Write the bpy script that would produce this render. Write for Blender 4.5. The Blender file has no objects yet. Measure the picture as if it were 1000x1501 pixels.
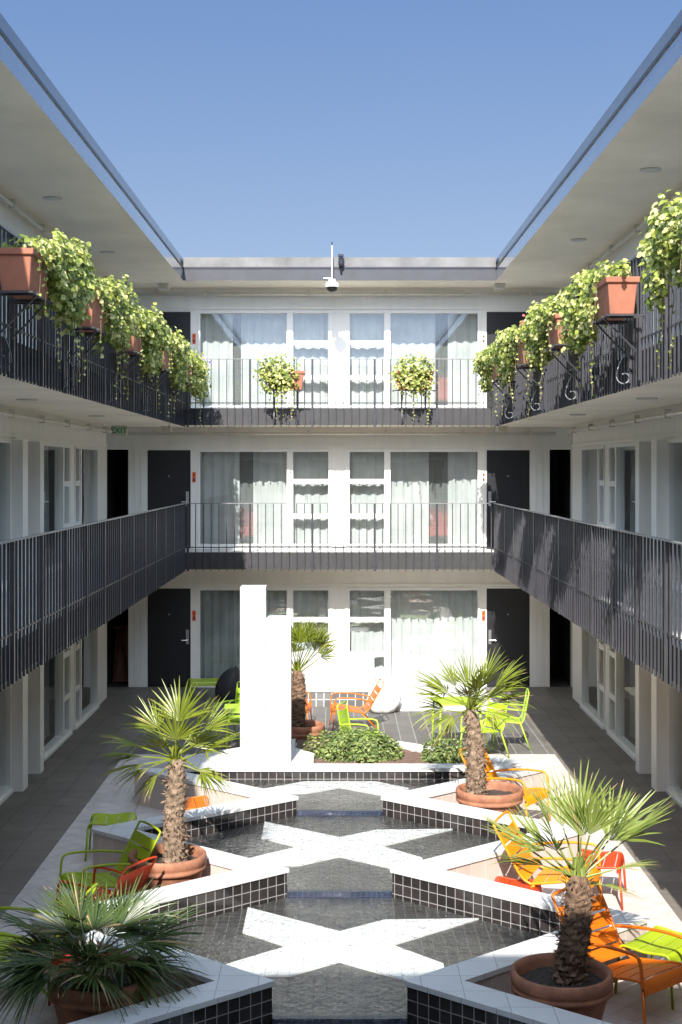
import bpy, math, random
from mathutils import Vector, Matrix

R = math.radians
scene = bpy.context.scene
COL = scene.collection
rnd = random.Random(7)

# ------------------------------------------------------------------ materials
def new_mat(name):
    m = bpy.data.materials.new(name)
    m.use_nodes = True
    nt = m.node_tree
    b = nt.nodes['Principled BSDF']
    return m, nt, b

def N(nt, t, **kw):
    n = nt.nodes.new(t)
    for k, v in kw.items():
        setattr(n, k, v)
    return n

def rgb(c):
    return (c[0], c[1], c[2], 1.0)

def paint(name, col, rough=0.5, var=0.12, scale=3.0, bump=0.0, bscale=60.0, metallic=0.0, spec=0.5, coat=0.0, dark=None, streak=False):
    """a coloured surface with patchy wear in its own colour and a fine bump"""
    m, nt, b = new_mat(name)
    tc = N(nt, 'ShaderNodeTexCoord')
    nz = N(nt, 'ShaderNodeTexNoise')
    nz.inputs['Scale'].default_value = scale
    nz.inputs['Detail'].default_value = 6
    nz.inputs['Roughness'].default_value = 0.65
    if streak:
        mp = N(nt, 'ShaderNodeMapping')
        mp.inputs['Scale'].default_value = (3, 3, 0.25)
        nt.links.new(tc.outputs['Object'], mp.inputs['Vector'])
        nt.links.new(mp.outputs[0], nz.inputs['Vector'])
    else:
        nt.links.new(tc.outputs['Object'], nz.inputs['Vector'])
    cr = N(nt, 'ShaderNodeValToRGB')
    cr.color_ramp.elements[0].position = 0.3
    cr.color_ramp.elements[1].position = 0.7
    d = dark if dark else [c * (1 - var) for c in col]
    l = [min(1, c * (1 + var * 0.6)) for c in col]
    cr.color_ramp.elements[0].color = rgb(d)
    cr.color_ramp.elements[1].color = rgb(l)
    nt.links.new(nz.outputs['Fac'], cr.inputs['Fac'])
    nt.links.new(cr.outputs['Color'], b.inputs['Base Color'])
    b.inputs['Roughness'].default_value = rough
    b.inputs['Metallic'].default_value = metallic
    b.inputs['Specular IOR Level'].default_value = spec
    if coat:
        b.inputs['Coat Weight'].default_value = coat
        b.inputs['Coat Roughness'].default_value = 0.12
    if bump:
        n2 = N(nt, 'ShaderNodeTexNoise')
        n2.inputs['Scale'].default_value = bscale
        n2.inputs['Detail'].default_value = 4
        nt.links.new(tc.outputs['Object'], n2.inputs['Vector'])
        bp = N(nt, 'ShaderNodeBump')
        bp.inputs['Strength'].default_value = bump
        bp.inputs['Distance'].default_value = 0.01
        nt.links.new(n2.outputs['Fac'], bp.inputs['Height'])
        nt.links.new(bp.outputs['Normal'], b.inputs['Normal'])
    return m

def tile(name, c1, c2, grout, w, h, mortar, rough=0.3, rot=0.0, offset=0.0, var=0.2, bump=0.4, spec=0.5, off=(0, 0)):
    m, nt, b = new_mat(name)
    uv = N(nt, 'ShaderNodeUVMap')
    mp = N(nt, 'ShaderNodeMapping')
    mp.inputs['Rotation'].default_value = (0, 0, rot)
    mp.inputs['Location'].default_value = (off[0], off[1], 0)
    nt.links.new(uv.outputs[0], mp.inputs['Vector'])
    br = N(nt, 'ShaderNodeTexBrick')
    br.offset = offset
    br.inputs['Color1'].default_value = rgb(c1)
    br.inputs['Color2'].default_value = rgb(c2)
    br.inputs['Mortar'].default_value = rgb(grout)
    br.inputs['Scale'].default_value = 1.0
    br.inputs['Mortar Size'].default_value = mortar
    br.inputs['Mortar Smooth'].default_value = 0.1
    br.inputs['Bias'].default_value = 0.0
    br.inputs['Brick Width'].default_value = w
    br.inputs['Row Height'].default_value = h
    nt.links.new(mp.outputs[0], br.inputs['Vector'])
    tc = N(nt, 'ShaderNodeTexCoord')
    nz = N(nt, 'ShaderNodeTexNoise')
    nz.inputs['Scale'].default_value = 2.2
    nz.inputs['Detail'].default_value = 8
    nz.inputs['Roughness'].default_value = 0.7
    nt.links.new(tc.outputs['Object'], nz.inputs['Vector'])
    mr = N(nt, 'ShaderNodeMapRange')
    mr.inputs['From Min'].default_value = 0.3
    mr.inputs['From Max'].default_value = 0.7
    mr.inputs['To Min'].default_value = 1 - var
    mr.inputs['To Max'].default_value = 1 + var * 0.4
    nt.links.new(nz.outputs['Fac'], mr.inputs['Value'])
    mx = N(nt, 'ShaderNodeMix', data_type='RGBA', blend_type='MULTIPLY')
    mx.inputs[0].default_value = 1.0
    nt.links.new(br.outputs['Color'], mx.inputs[6])
    nt.links.new(mr.outputs[0], mx.inputs[7])
    nt.links.new(mx.outputs[2], b.inputs['Base Color'])
    rr = N(nt, 'ShaderNodeMapRange')
    rr.inputs['To Min'].default_value = rough
    rr.inputs['To Max'].default_value = 0.85
    nt.links.new(br.outputs['Fac'], rr.inputs['Value'])
    nt.links.new(rr.outputs[0], b.inputs['Roughness'])
    b.inputs['Specular IOR Level'].default_value = spec
    if bump:
        bp = N(nt, 'ShaderNodeBump')
        bp.invert = True
        bp.inputs['Strength'].default_value = bump
        bp.inputs['Distance'].default_value = 0.004
        nt.links.new(br.outputs['Fac'], bp.inputs['Height'])
        nt.links.new(bp.outputs['Normal'], b.inputs['Normal'])
    return m

def leafy(name, c_dark, c_light, trans=0.35, scale=9.0, rough=0.45, c_tip=None, island=0.0, sheer=0.0):
    m, nt, b = new_mat(name)
    out = nt.nodes['Material Output']
    tc = N(nt, 'ShaderNodeTexCoord')
    nz = N(nt, 'ShaderNodeTexNoise')
    nz.inputs['Scale'].default_value = scale
    nz.inputs['Detail'].default_value = 3
    nt.links.new(tc.outputs['Object'], nz.inputs['Vector'])
    cr = N(nt, 'ShaderNodeValToRGB')
    cr.color_ramp.elements[0].position = 0.32
    cr.color_ramp.elements[1].position = 0.62
    cr.color_ramp.elements[0].color = rgb(c_dark)
    cr.color_ramp.elements[1].color = rgb(c_light)
    if c_tip:
        e = cr.color_ramp.elements.new(0.8)
        e.color = rgb(c_tip)
    if island:
        ge = N(nt, 'ShaderNodeNewGeometry')
        mxv = N(nt, 'ShaderNodeMath', operation='MULTIPLY_ADD')
        mxv.inputs[1].default_value = island
        sb = N(nt, 'ShaderNodeMath', operation='MULTIPLY_ADD')
        sb.inputs[1].default_value = 1.0 - island * 0.5; sb.inputs[2].default_value = -0.25 * island
        nt.links.new(nz.outputs['Fac'], sb.inputs[0])
        nt.links.new(ge.outputs['Random Per Island'], mxv.inputs[0])
        nt.links.new(sb.outputs[0], mxv.inputs[2])
        nt.links.new(mxv.outputs[0], cr.inputs['Fac'])
    else:
        nt.links.new(nz.outputs['Fac'], cr.inputs['Fac'])
    nt.links.new(cr.outputs['Color'], b.inputs['Base Color'])
    b.inputs['Roughness'].default_value = rough
    tr = N(nt, 'ShaderNodeBsdfTranslucent')
    nt.links.new(cr.outputs['Color'], tr.inputs['Color'])
    ms = N(nt, 'ShaderNodeMixShader')
    ms.inputs[0].default_value = trans
    nt.links.new(b.outputs[0], ms.inputs[1])
    nt.links.new(tr.outputs[0], ms.inputs[2])
    nt.links.new(ms.outputs[0], out.inputs['Surface'])
    if sheer:
        tp = N(nt, 'ShaderNodeBsdfTransparent')
        m2 = N(nt, 'ShaderNodeMixShader'); m2.inputs[0].default_value = sheer
        nt.links.new(ms.outputs[0], m2.inputs[1]); nt.links.new(tp.outputs[0], m2.inputs[2])
        nt.links.new(m2.outputs[0], out.inputs['Surface'])
    return m

def glass_mat(name, tint=(0.84, 0.89, 0.89), ior=1.6, wav=0.0):
    m, nt, b = new_mat(name)
    out = nt.nodes['Material Output']
    nt.nodes.remove(b)
    fr = N(nt, 'ShaderNodeFresnel')
    geo = N(nt, 'ShaderNodeNewGeometry')
    io = N(nt, 'ShaderNodeMapRange')
    io.inputs['To Min'].default_value = ior
    io.inputs['To Max'].default_value = 1.0 / ior
    nt.links.new(geo.outputs['Backfacing'], io.inputs['Value'])
    nt.links.new(io.outputs[0], fr.inputs['IOR'])
    tr = N(nt, 'ShaderNodeBsdfTransparent')
    tr.inputs['Color'].default_value = rgb(tint)
    gl = N(nt, 'ShaderNodeBsdfGlossy')
    gl.inputs['Roughness'].default_value = 0.0
    gl.inputs['Color'].default_value = (1, 1, 1, 1)
    ad = N(nt, 'ShaderNodeMath', operation='ADD')
    ad.inputs[1].default_value = 0.06
    nt.links.new(fr.outputs[0], ad.inputs[0])
    ms = N(nt, 'ShaderNodeMixShader')
    nt.links.new(ad.outputs[0], ms.inputs[0])
    nt.links.new(tr.outputs[0], ms.inputs[1])
    nt.links.new(gl.outputs[0], ms.inputs[2])
    nt.links.new(ms.outputs[0], out.inputs['Surface'])
    if wav:
        tc = N(nt, 'ShaderNodeTexCoord')
        nz = N(nt, 'ShaderNodeTexNoise')
        nz.inputs['Scale'].default_value = 1.6
        nt.links.new(tc.outputs['Object'], nz.inputs['Vector'])
        bp = N(nt, 'ShaderNodeBump')
        bp.inputs['Strength'].default_value = wav
        bp.inputs['Distance'].default_value = 0.02
        nt.links.new(nz.outputs['Fac'], bp.inputs['Height'])
        nt.links.new(bp.outputs[0], gl.inputs['Normal'])
    return m

def water_mat(name):
    m, nt, b = new_mat(name)
    out = nt.nodes['Material Output']
    nt.nodes.remove(b)
    tc = N(nt, 'ShaderNodeTexCoord')
    mp = N(nt, 'ShaderNodeMapping')
    mp.inputs['Scale'].default_value = (1.0, 0.55, 1.0)
    nt.links.new(tc.outputs['Object'], mp.inputs['Vector'])
    n1 = N(nt, 'ShaderNodeTexNoise')
    n1.inputs['Scale'].default_value = 24
    n1.inputs['Detail'].default_value = 3
    n1.inputs['Distortion'].default_value = 0.6
    nt.links.new(mp.outputs[0], n1.inputs['Vector'])
    n2 = N(nt, 'ShaderNodeTexNoise')
    n2.inputs['Scale'].default_value = 7.0
    n2.inputs['Detail'].default_value = 2
    nt.links.new(mp.outputs[0], n2.inputs['Vector'])
    ad0 = N(nt, 'ShaderNodeMath', operation='MULTIPLY_ADD')
    ad0.inputs[1].default_value = 1.3
    nt.links.new(n2.outputs['Fac'], ad0.inputs[0])
    nt.links.new(n1.outputs['Fac'], ad0.inputs[2])
    bp = N(nt, 'ShaderNodeBump')
    bp.inputs['Strength'].default_value = 1.0
    bp.inputs['Distance'].default_value = 0.020
    nt.links.new(ad0.outputs[0], bp.inputs['Height'])
    fr = N(nt, 'ShaderNodeFresnel')
    geo = N(nt, 'ShaderNodeNewGeometry')
    io = N(nt, 'ShaderNodeMapRange')
    io.inputs['To Min'].default_value = 1.33
    io.inputs['To Max'].default_value = 1.0 / 1.33
    nt.links.new(geo.outputs['Backfacing'], io.inputs['Value'])
    nt.links.new(io.outputs[0], fr.inputs['IOR'])
    nt.links.new(bp.outputs[0], fr.inputs['Normal'])
    tr = N(nt, 'ShaderNodeBsdfTransparent')
    tr.inputs['Color'].default_value = (0.93, 0.95, 0.95, 1)
    gl = N(nt, 'ShaderNodeBsdfGlossy')
    gl.inputs['Roughness'].default_value = 0.04
    gl.inputs['Color'].default_value = (1, 1, 1, 1)
    nt.links.new(bp.outputs[0], gl.inputs['Normal'])
    ms = N(nt, 'ShaderNodeMixShader')
    nt.links.new(fr.outputs[0], ms.inputs[0])
    nt.links.new(tr.outputs[0], ms.inputs[1])
    nt.links.new(gl.outputs[0], ms.inputs[2])
    nt.links.new(ms.outputs[0], out.inputs['Surface'])
    return m

M = {}
M['wall'] = paint('cream_wall_paint', (0.82, 0.80, 0.75), 0.55, 0.06, 1.5, 0.08, 90, streak=True)
M['trim'] = paint('white_trim_paint', (0.80, 0.79, 0.76), 0.4, 0.04, 4)
M['soffit'] = paint('soffit_paint', (0.92, 0.83, 0.71), 0.7, 0.17, 0.6, 0.1, 40)
M['soffit_roof'] = paint('roof_soffit_paint', (0.92, 0.83, 0.71), 0.7, 0.17, 0.45, 0.1, 40)
M['slate'] = paint('slate_fascia_paint', (0.030, 0.0295, 0.032), 0.55, 0.25, 5, 0.3, 120)
M['deck_top'] = paint('gallery_deck_coating', (0.55, 0.54, 0.52), 0.7, 0.2, 3, 0.3, 120)  # mostly unseen floor tops, made pale to bounce light onto the soffits
M['roof_metal'] = paint('roof_edge_metal', (0.20, 0.22, 0.27), 0.10, 0.10, 2, 0, metallic=0.45, spec=0.6, coat=1.0)  # side edges lightened and made metallic to carry the mirrored sky
M['roof_top'] = paint('roof_flashing', (0.075, 0.073, 0.073), 0.3, 0.35, 2.5, 0.15, 30, spec=0.6, coat=0.8)
M['roof_matt'] = paint('dulled_roof_edge', (0.036, 0.037, 0.045), 0.6, 0.25, 3, 0.1, 60)  # same paint as the side edges, darkened and dulled against sky reflection
M['roof_matt_top'] = paint('weathered_flashing', (0.125, 0.12, 0.118), 0.6, 0.4, 2.2, 0.2, 30)
M['roof_dark'] = paint('drip_edge', (0.02, 0.022, 0.03), 0.35, 0.1, 3)
M['rail'] = paint('railing_iron', (0.040, 0.040, 0.048), 0.38, 0.25, 8, 0.1, 150)
M['rail_lit'] = paint('lit_iron', (0.20, 0.20, 0.21), 0.4, 0.2, 8)  # lighter than the bars: skylight on the top edge put into the colour
M['door'] = paint('black_door_paint', (0.011, 0.011, 0.014), 0.4, 0.15, 4)
M['door_cream'] = paint('beige_door_paint', (0.45, 0.41, 0.35), 0.5, 0.06, 3)
M['dark'] = paint('passage_shade_recess_door', (0.02, 0.02, 0.02), 0.8, 0.1, 3)  # near-black stands in for passage shade; also colours the recessed dark door
M['inner'] = paint('room_plaster', (0.30, 0.28, 0.26), 0.8, 0.1, 2)
M['steel'] = paint('brushed_steel', (0.62, 0.62, 0.64), 0.3, 0.05, 20, metallic=1.0)
M['glass'] = glass_mat('window_glass', wav=0.05)
M['curtain'] = leafy('sheer_curtain', (0.70, 0.71, 0.70), (0.84, 0.84, 0.83), 0.35, 2.5, 0.8, sheer=0.08)
M['sheer'] = leafy('thin_net_curtain', (0.50, 0.52, 0.51), (0.62, 0.63, 0.62), 0.35, 1.5, 0.8, sheer=0.62)
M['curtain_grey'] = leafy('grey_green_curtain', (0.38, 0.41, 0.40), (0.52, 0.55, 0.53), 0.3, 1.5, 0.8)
M['red_cloth'] = paint('red_upholstery', (0.42, 0.055, 0.045), 0.7, 0.1, 6)
M['pooltile'] = tile('black_pool_tile', (0.020, 0.018, 0.018), (0.042, 0.034, 0.034), (0.27, 0.26, 0.26), 0.1, 0.1, 0.0042, 0.12, var=0.35, off=(0.0, -0.02), spec=0.6)
M['floortile'] = tile('dark_basin_tile', (0.034, 0.034, 0.033), (0.062, 0.059, 0.054), (0.105, 0.10, 0.096), 0.1, 0.1, 0.004, 0.3, var=0.5)
M['bluetile'] = tile('blue_weir_tile', (0.013, 0.019, 0.042), (0.019, 0.026, 0.056), (0.04, 0.05, 0.085), 0.05, 0.05, 0.003, 0.2, var=0.2)
M['whitetile'] = tile('white_star_tile', (0.64, 0.64, 0.63), (0.70, 0.70, 0.69), (0.42, 0.42, 0.41), 0.1, 0.1, 0.003, 0.3, var=0.08, bump=0.1)
M['coping'] = tile('white_coping_stone', (0.56, 0.56, 0.56), (0.62, 0.615, 0.61), (0.30, 0.30, 0.30), 0.3, 0.3, 0.003, 0.45, var=0.10, bump=0.1)
M['pinktile'] = tile('pink_wall_tile', (0.46, 0.38, 0.34), (0.53, 0.45, 0.40), (0.60, 0.56, 0.52), 0.2, 0.6, 0.004, 0.5, var=0.15)
M['courttile'] = tile('pink_floor_tile', (0.50, 0.445, 0.41), (0.58, 0.515, 0.48), (0.38, 0.34, 0.32), 0.2, 0.2, 0.0035, 0.6, rot=R(45), var=0.25)
M['deckboard'] = tile('grey_deck_paving', (0.105, 0.099, 0.093), (0.132, 0.125, 0.117), (0.27, 0.26, 0.25), 0.24, 3.0, 0.007, 0.6, var=0.3)
M['corridor'] = tile('corridor_paving', (0.150, 0.131, 0.112), (0.190, 0.166, 0.143), (0.105, 0.095, 0.084), 0.4, 0.4, 0.004, 0.55, var=0.3)
M['ground'] = paint('asphalt_ground', (0.06, 0.06, 0.06), 0.9, 0.3, 0.5, 0.5, 60)
M['pillar'] = tile('white_pillar_tile', (0.48, 0.48, 0.48), (0.53, 0.53, 0.53), (0.34, 0.34, 0.34), 0.1, 0.1, 0.0035, 0.4, var=0.05, bump=0.1)
M['terracotta'] = paint('terracotta', (0.34, 0.14, 0.075), 0.8, 0.28, 6, 0.25, 60, dark=(0.19, 0.082, 0.05))
M['terra_box'] = paint('terracotta_box', (0.31, 0.112, 0.064), 0.65, 0.22, 6, 0.15, 60)
M['soil'] = paint('potting_soil', (0.045, 0.035, 0.028), 0.95, 0.4, 30, 0.9, 70)
M['mulch'] = paint('bark_mulch', (0.13, 0.08, 0.06), 0.95, 0.5, 40, 1.0, 60)
M['trunk'] = paint('palm_fibre', (0.23, 0.165, 0.115), 0.95, 0.5, 18, 0.9, 70, dark=(0.075, 0.048, 0.032))
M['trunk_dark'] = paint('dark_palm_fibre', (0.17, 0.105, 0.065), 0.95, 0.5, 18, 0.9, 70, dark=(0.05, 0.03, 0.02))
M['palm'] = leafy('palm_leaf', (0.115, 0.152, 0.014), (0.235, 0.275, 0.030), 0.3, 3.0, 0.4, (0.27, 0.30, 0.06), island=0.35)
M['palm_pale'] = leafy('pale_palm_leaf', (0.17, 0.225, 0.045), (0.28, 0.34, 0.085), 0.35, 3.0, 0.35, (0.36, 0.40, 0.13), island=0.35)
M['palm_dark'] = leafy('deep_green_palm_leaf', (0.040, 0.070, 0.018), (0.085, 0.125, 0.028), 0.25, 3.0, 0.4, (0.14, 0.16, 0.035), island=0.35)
M['ivy'] = leafy('ivy_leaf', (0.115, 0.16, 0.022), (0.37, 0.41, 0.068), 0.38, 9, 0.5, (0.64, 0.62, 0.27), island=0.75)
M['vine'] = paint('vine_stem', (0.12, 0.09, 0.05), 0.8, 0.2, 10)
M['dead_leaf'] = paint('dry_palm_leaf', (0.30, 0.22, 0.10), 0.8, 0.3, 12)
M['shrub'] = leafy('shrub_leaf', (0.06, 0.10, 0.022), (0.18, 0.24, 0.055), 0.3, 10, 0.5, (0.32, 0.35, 0.12), island=0.6)
M['petal'] = leafy('purple_petal', (0.13, 0.07, 0.38), (0.26, 0.17, 0.62), 0.3, 10, 0.6)
M['pinkpetal'] = leafy('pink_petal', (0.5, 0.05, 0.08), (0.65, 0.12, 0.15), 0.3, 10, 0.6)
M['water'] = water_mat('rippled_water')
M['yellow'] = paint('yellow_enamel', (0.63, 0.235, 0.006), 0.4, 0.05, 5)
M['orange'] = paint('orange_enamel', (0.55, 0.13, 0.006), 0.4, 0.06, 5)
M['red'] = paint('red_enamel', (0.46, 0.026, 0.006), 0.4, 0.07, 5)
M['redorange'] = paint('red_orange_enamel', (0.52, 0.045, 0.006), 0.4, 0.07, 5)
M['amber'] = paint('amber_enamel', (0.58, 0.125, 0.005), 0.4, 0.06, 5)
M['lime'] = paint('lime_enamel', (0.29, 0.38, 0.010), 0.4, 0.06, 5)
M['limebright'] = paint('bright_lime_enamel', (0.33, 0.50, 0.03), 0.4, 0.05, 5)
M['whitecloth'] = paint('white_canvas', (0.80, 0.80, 0.79), 0.8, 0.05, 3, 0.1, 80)
M['blackcloth'] = paint('black_canvas', (0.02, 0.02, 0.022), 0.7, 0.2, 4, 0.2, 60)
M['wood'] = paint('reddish_wood', (0.23, 0.075, 0.035), 0.5, 0.35, 6)
M['lampglow'] = paint('frosted_lens', (0.62, 0.60, 0.55), 0.4, 0.04, 5)
M['fixture'] = paint('fixture_grey', (0.58, 0.54, 0.48), 0.5, 0.1, 5)
M['pipe'] = paint('pipe_paint', (0.66, 0.63, 0.57), 0.5, 0.1, 5)
M['plaque'] = paint('orange_plaque', (0.74, 0.13, 0.03), 0.4, 0.05, 5)
M['plaque_dark'] = paint('maroon_plaque', (0.16, 0.035, 0.03), 0.4, 0.05, 5)
M['signface'] = paint('sign_face', (0.56, 0.66, 0.52), 0.4, 0.03, 5)
M['signgreen'] = paint('sign_green', (0.04, 0.24, 0.08), 0.5, 0.05, 5)
M['black'] = paint('black_plastic', (0.015, 0.016, 0.02), 0.3, 0.1, 5)
M['smoke'] = paint('smoked_dome', (0.012, 0.012, 0.012), 0.08, 0.1, 5)
M['whiteplastic'] = paint('white_plastic', (0.80, 0.80, 0.80), 0.3, 0.03, 5)

# ------------------------------------------------------------------ mesh builder
class MB:
    def __init__(s):
        s.v = []; s.f = []; s.mi = []
    def add(s, vs, fs, mi=0):
        o = len(s.v)
        s.v += [tuple(p) for p in vs]
        for f in fs:
            s.f.append(tuple(i + o for i in f)); s.mi.append(mi)
        return s
    def box(s, x0, x1, y0, y1, z0, z1, mi=0, mtop=None, mbot=None):
        if x0 > x1: x0, x1 = x1, x0
        if y0 > y1: y0, y1 = y1, y0
        vs = [(x0, y0, z0), (x1, y0, z0), (x1, y1, z0), (x0, y1, z0), (x0, y0, z1), (x1, y0, z1), (x1, y1, z1), (x0, y1, z1)]
        s.add(vs, [(0, 1, 5, 4), (1, 2, 6, 5), (2, 3, 7, 6), (3, 0, 4, 7)], mi)
        o = len(s.v) - 8
        s.f.append((o + 4, o + 5, o + 6, o + 7)); s.mi.append(mi if mtop is None else mtop)
        s.f.append((o + 3, o + 2, o + 1, o)); s.mi.append(mi if mbot is None else mbot)
        return s
    def prism(s, pts, z0, z1, mi=0, mtop=None, mbot=None):
        n = len(pts)
        a = sum(pts[i][0] * pts[(i + 1) % n][1] - pts[(i + 1) % n][0] * pts[i][1] for i in range(n))
        if a < 0: pts = pts[::-1]
        vs = [(p[0], p[1], z0) for p in pts] + [(p[0], p[1], z1) for p in pts]
        s.add(vs, [(i, (i + 1) % n, n + (i + 1) % n, n + i) for i in range(n)], mi)
        o = len(s.v) - 2 * n
        s.f.append(tuple(o + n + i for i in range(n))); s.mi.append(mi if mtop is None else mtop)
        s.f.append(tuple(o + n - 1 - i for i in range(n))); s.mi.append(mi if mbot is None else mbot)
        return s
    def tube(s, pts, r, n=8, mi=0, r1=None, cap=True):
        pts = [Vector(p) for p in pts]
        k = len(pts); rings = []
        prev = None
        for i, p in enumerate(pts):
            if i == 0: t = pts[1] - p
            elif i == k - 1: t = p - pts[i - 1]
            else: t = (pts[i + 1] - p).normalized() + (p - pts[i - 1]).normalized()
            t = t.normalized() if t.length > 1e-9 else Vector((0, 0, 1))
            if prev is None:
                a = Vector((0, 0, 1)) if abs(t.z) < 0.9 else Vector((1, 0, 0))
                u = t.cross(a).normalized()
            else:
                u = (prev - t * prev.dot(t)).normalized()
            prev = u
            w = t.cross(u)
            if isinstance(r, (list, tuple)): rr = r[i]
            else: rr = r if r1 is None else r + (r1 - r) * i / (k - 1)
            rings.append([p + (u * math.cos(2 * math.pi * j / n) + w * math.sin(2 * math.pi * j / n)) * rr for j in range(n)])
        vs = [q for ring in rings for q in ring]
        fs = []
        for i in range(k - 1):
            for j in range(n):
                a, b = i * n + j, i * n + (j + 1) % n
                fs.append((a, b, b + n, a + n))
        if cap:
            fs.append(tuple(range(n))[::-1]); fs.append(tuple((k - 1) * n + j for j in range(n)))
        return s.add(vs, fs, mi)
    def lathe(s, prof, n=40, mi=0, c=(0, 0, 0), close=False):
        vs = []; fs = []
        for (r, z) in prof:
            for j in range(n):
                a = 2 * math.pi * j / n
                vs.append((c[0] + r * math.cos(a), c[1] + r * math.sin(a), c[2] + z))
        for i in range(len(prof) - 1):
            for j in range(n):
                a, b = i * n + j, i * n + (j + 1) % n
                fs.append((a, b, b + n, a + n))
        if close:
            fs.append(tuple(range(n))[::-1])
            fs.append(tuple((len(prof) - 1) * n + j for j in range(n)))
        return s.add(vs, fs, mi)
    def build(s, name, mats, parent=None, smooth=False, bevel=0.0, recalc=False):
        me = bpy.data.meshes.new(name)
        me.from_pydata(s.v, [], s.f)
        if not isinstance(mats, (list, tuple)): mats = [mats]
        for m in mats: me.materials.append(M[m] if isinstance(m, str) else m)
        me.polygons.foreach_set('material_index', s.mi)
        if smooth: me.polygons.foreach_set('use_smooth', [True] * len(s.f))
        uvl = me.uv_layers.new(name='UVMap')
        for p in me.polygons:
            n = p.normal
            if abs(n.z) > 0.7: tx, ty, tv = (1, 0), None, None
            else:
                l = math.hypot(n.x, n.y) or 1
                tx = (-n.y / l, n.x / l)
            for li in p.loop_indices:
                co = me.vertices[me.loops[li].vertex_index].co
                if abs(n.z) > 0.7: uvl.data[li].uv = (co.x, co.y)
                else: uvl.data[li].uv = (co.x * tx[0] + co.y * tx[1], co.z)
        me.validate(); me.update()
        o = bpy.data.objects.new(name, me)
        COL.objects.link(o)
        if parent: o.parent = parent
        if bevel:
            md = o.modifiers.new('Bevel', 'BEVEL'); md.width = bevel; md.segments = 2; md.limit_method = 'ANGLE'
        return o

def tag(o, label=None, cat=None, group=None, kind=None):
    if label: o['label'] = label
    if cat: o['category'] = cat
    if group: o['group'] = group
    if kind: o['kind'] = kind
    return o

def thing(name, loc=(0, 0, 0), rz=0.0, label=None, cat=None, group=None):
    o = bpy.data.objects.new(name, None)
    o.empty_display_size = 0.2
    COL.objects.link(o)
    o.location = loc; o.rotation_euler = (0, 0, rz)
    return tag(o, label, cat, group)

def struct(mb, name, mats, **kw):
    return tag(mb.build(name, mats, **kw), kind='structure')

# ------------------------------------------------------------------ dimensions
EYE = 4.24
FX = 2.93            # court-side face of the side galleries
WX = 4.33            # side wing wall face
FY = 25.55           # court-side face of the rear gallery
WY = 26.6            # rear wall face
FL = [0.0, 2.7, 5.4]
SB = [2.38, 5.08]    # undersides of the gallery slabs
RB, RT = 7.79, 8.23  # roof edge
HEAD = 1.94          # door / window head above floor
NEAR = 3.0

# ------------------------------------------------------------------ ground
struct(MB().add([(-300, -300, 0), (300, -300, 0), (300, 300, 0), (-300, 300, 0)], [(0, 1, 2, 3)]), 'ground', 'ground')
struct(MB().box(-3.2, 3.2, NEAR, 20.3, 0.0, 0.010), 'court_paving', 'courttile')
struct(MB().box(-8, -3.2, NEAR, 26.6, 0.0, 0.008), 'corridor_paving', 'corridor')
struct(MB().box(3.2, 8, NEAR, 26.6, 0.0, 0.008), 'corridor_paving', 'corridor')
struct(MB().box(-3.2, 3.2, 20.3, 26.6, 0.0, 0.008), 'deck_paving', 'deckboard')

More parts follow.
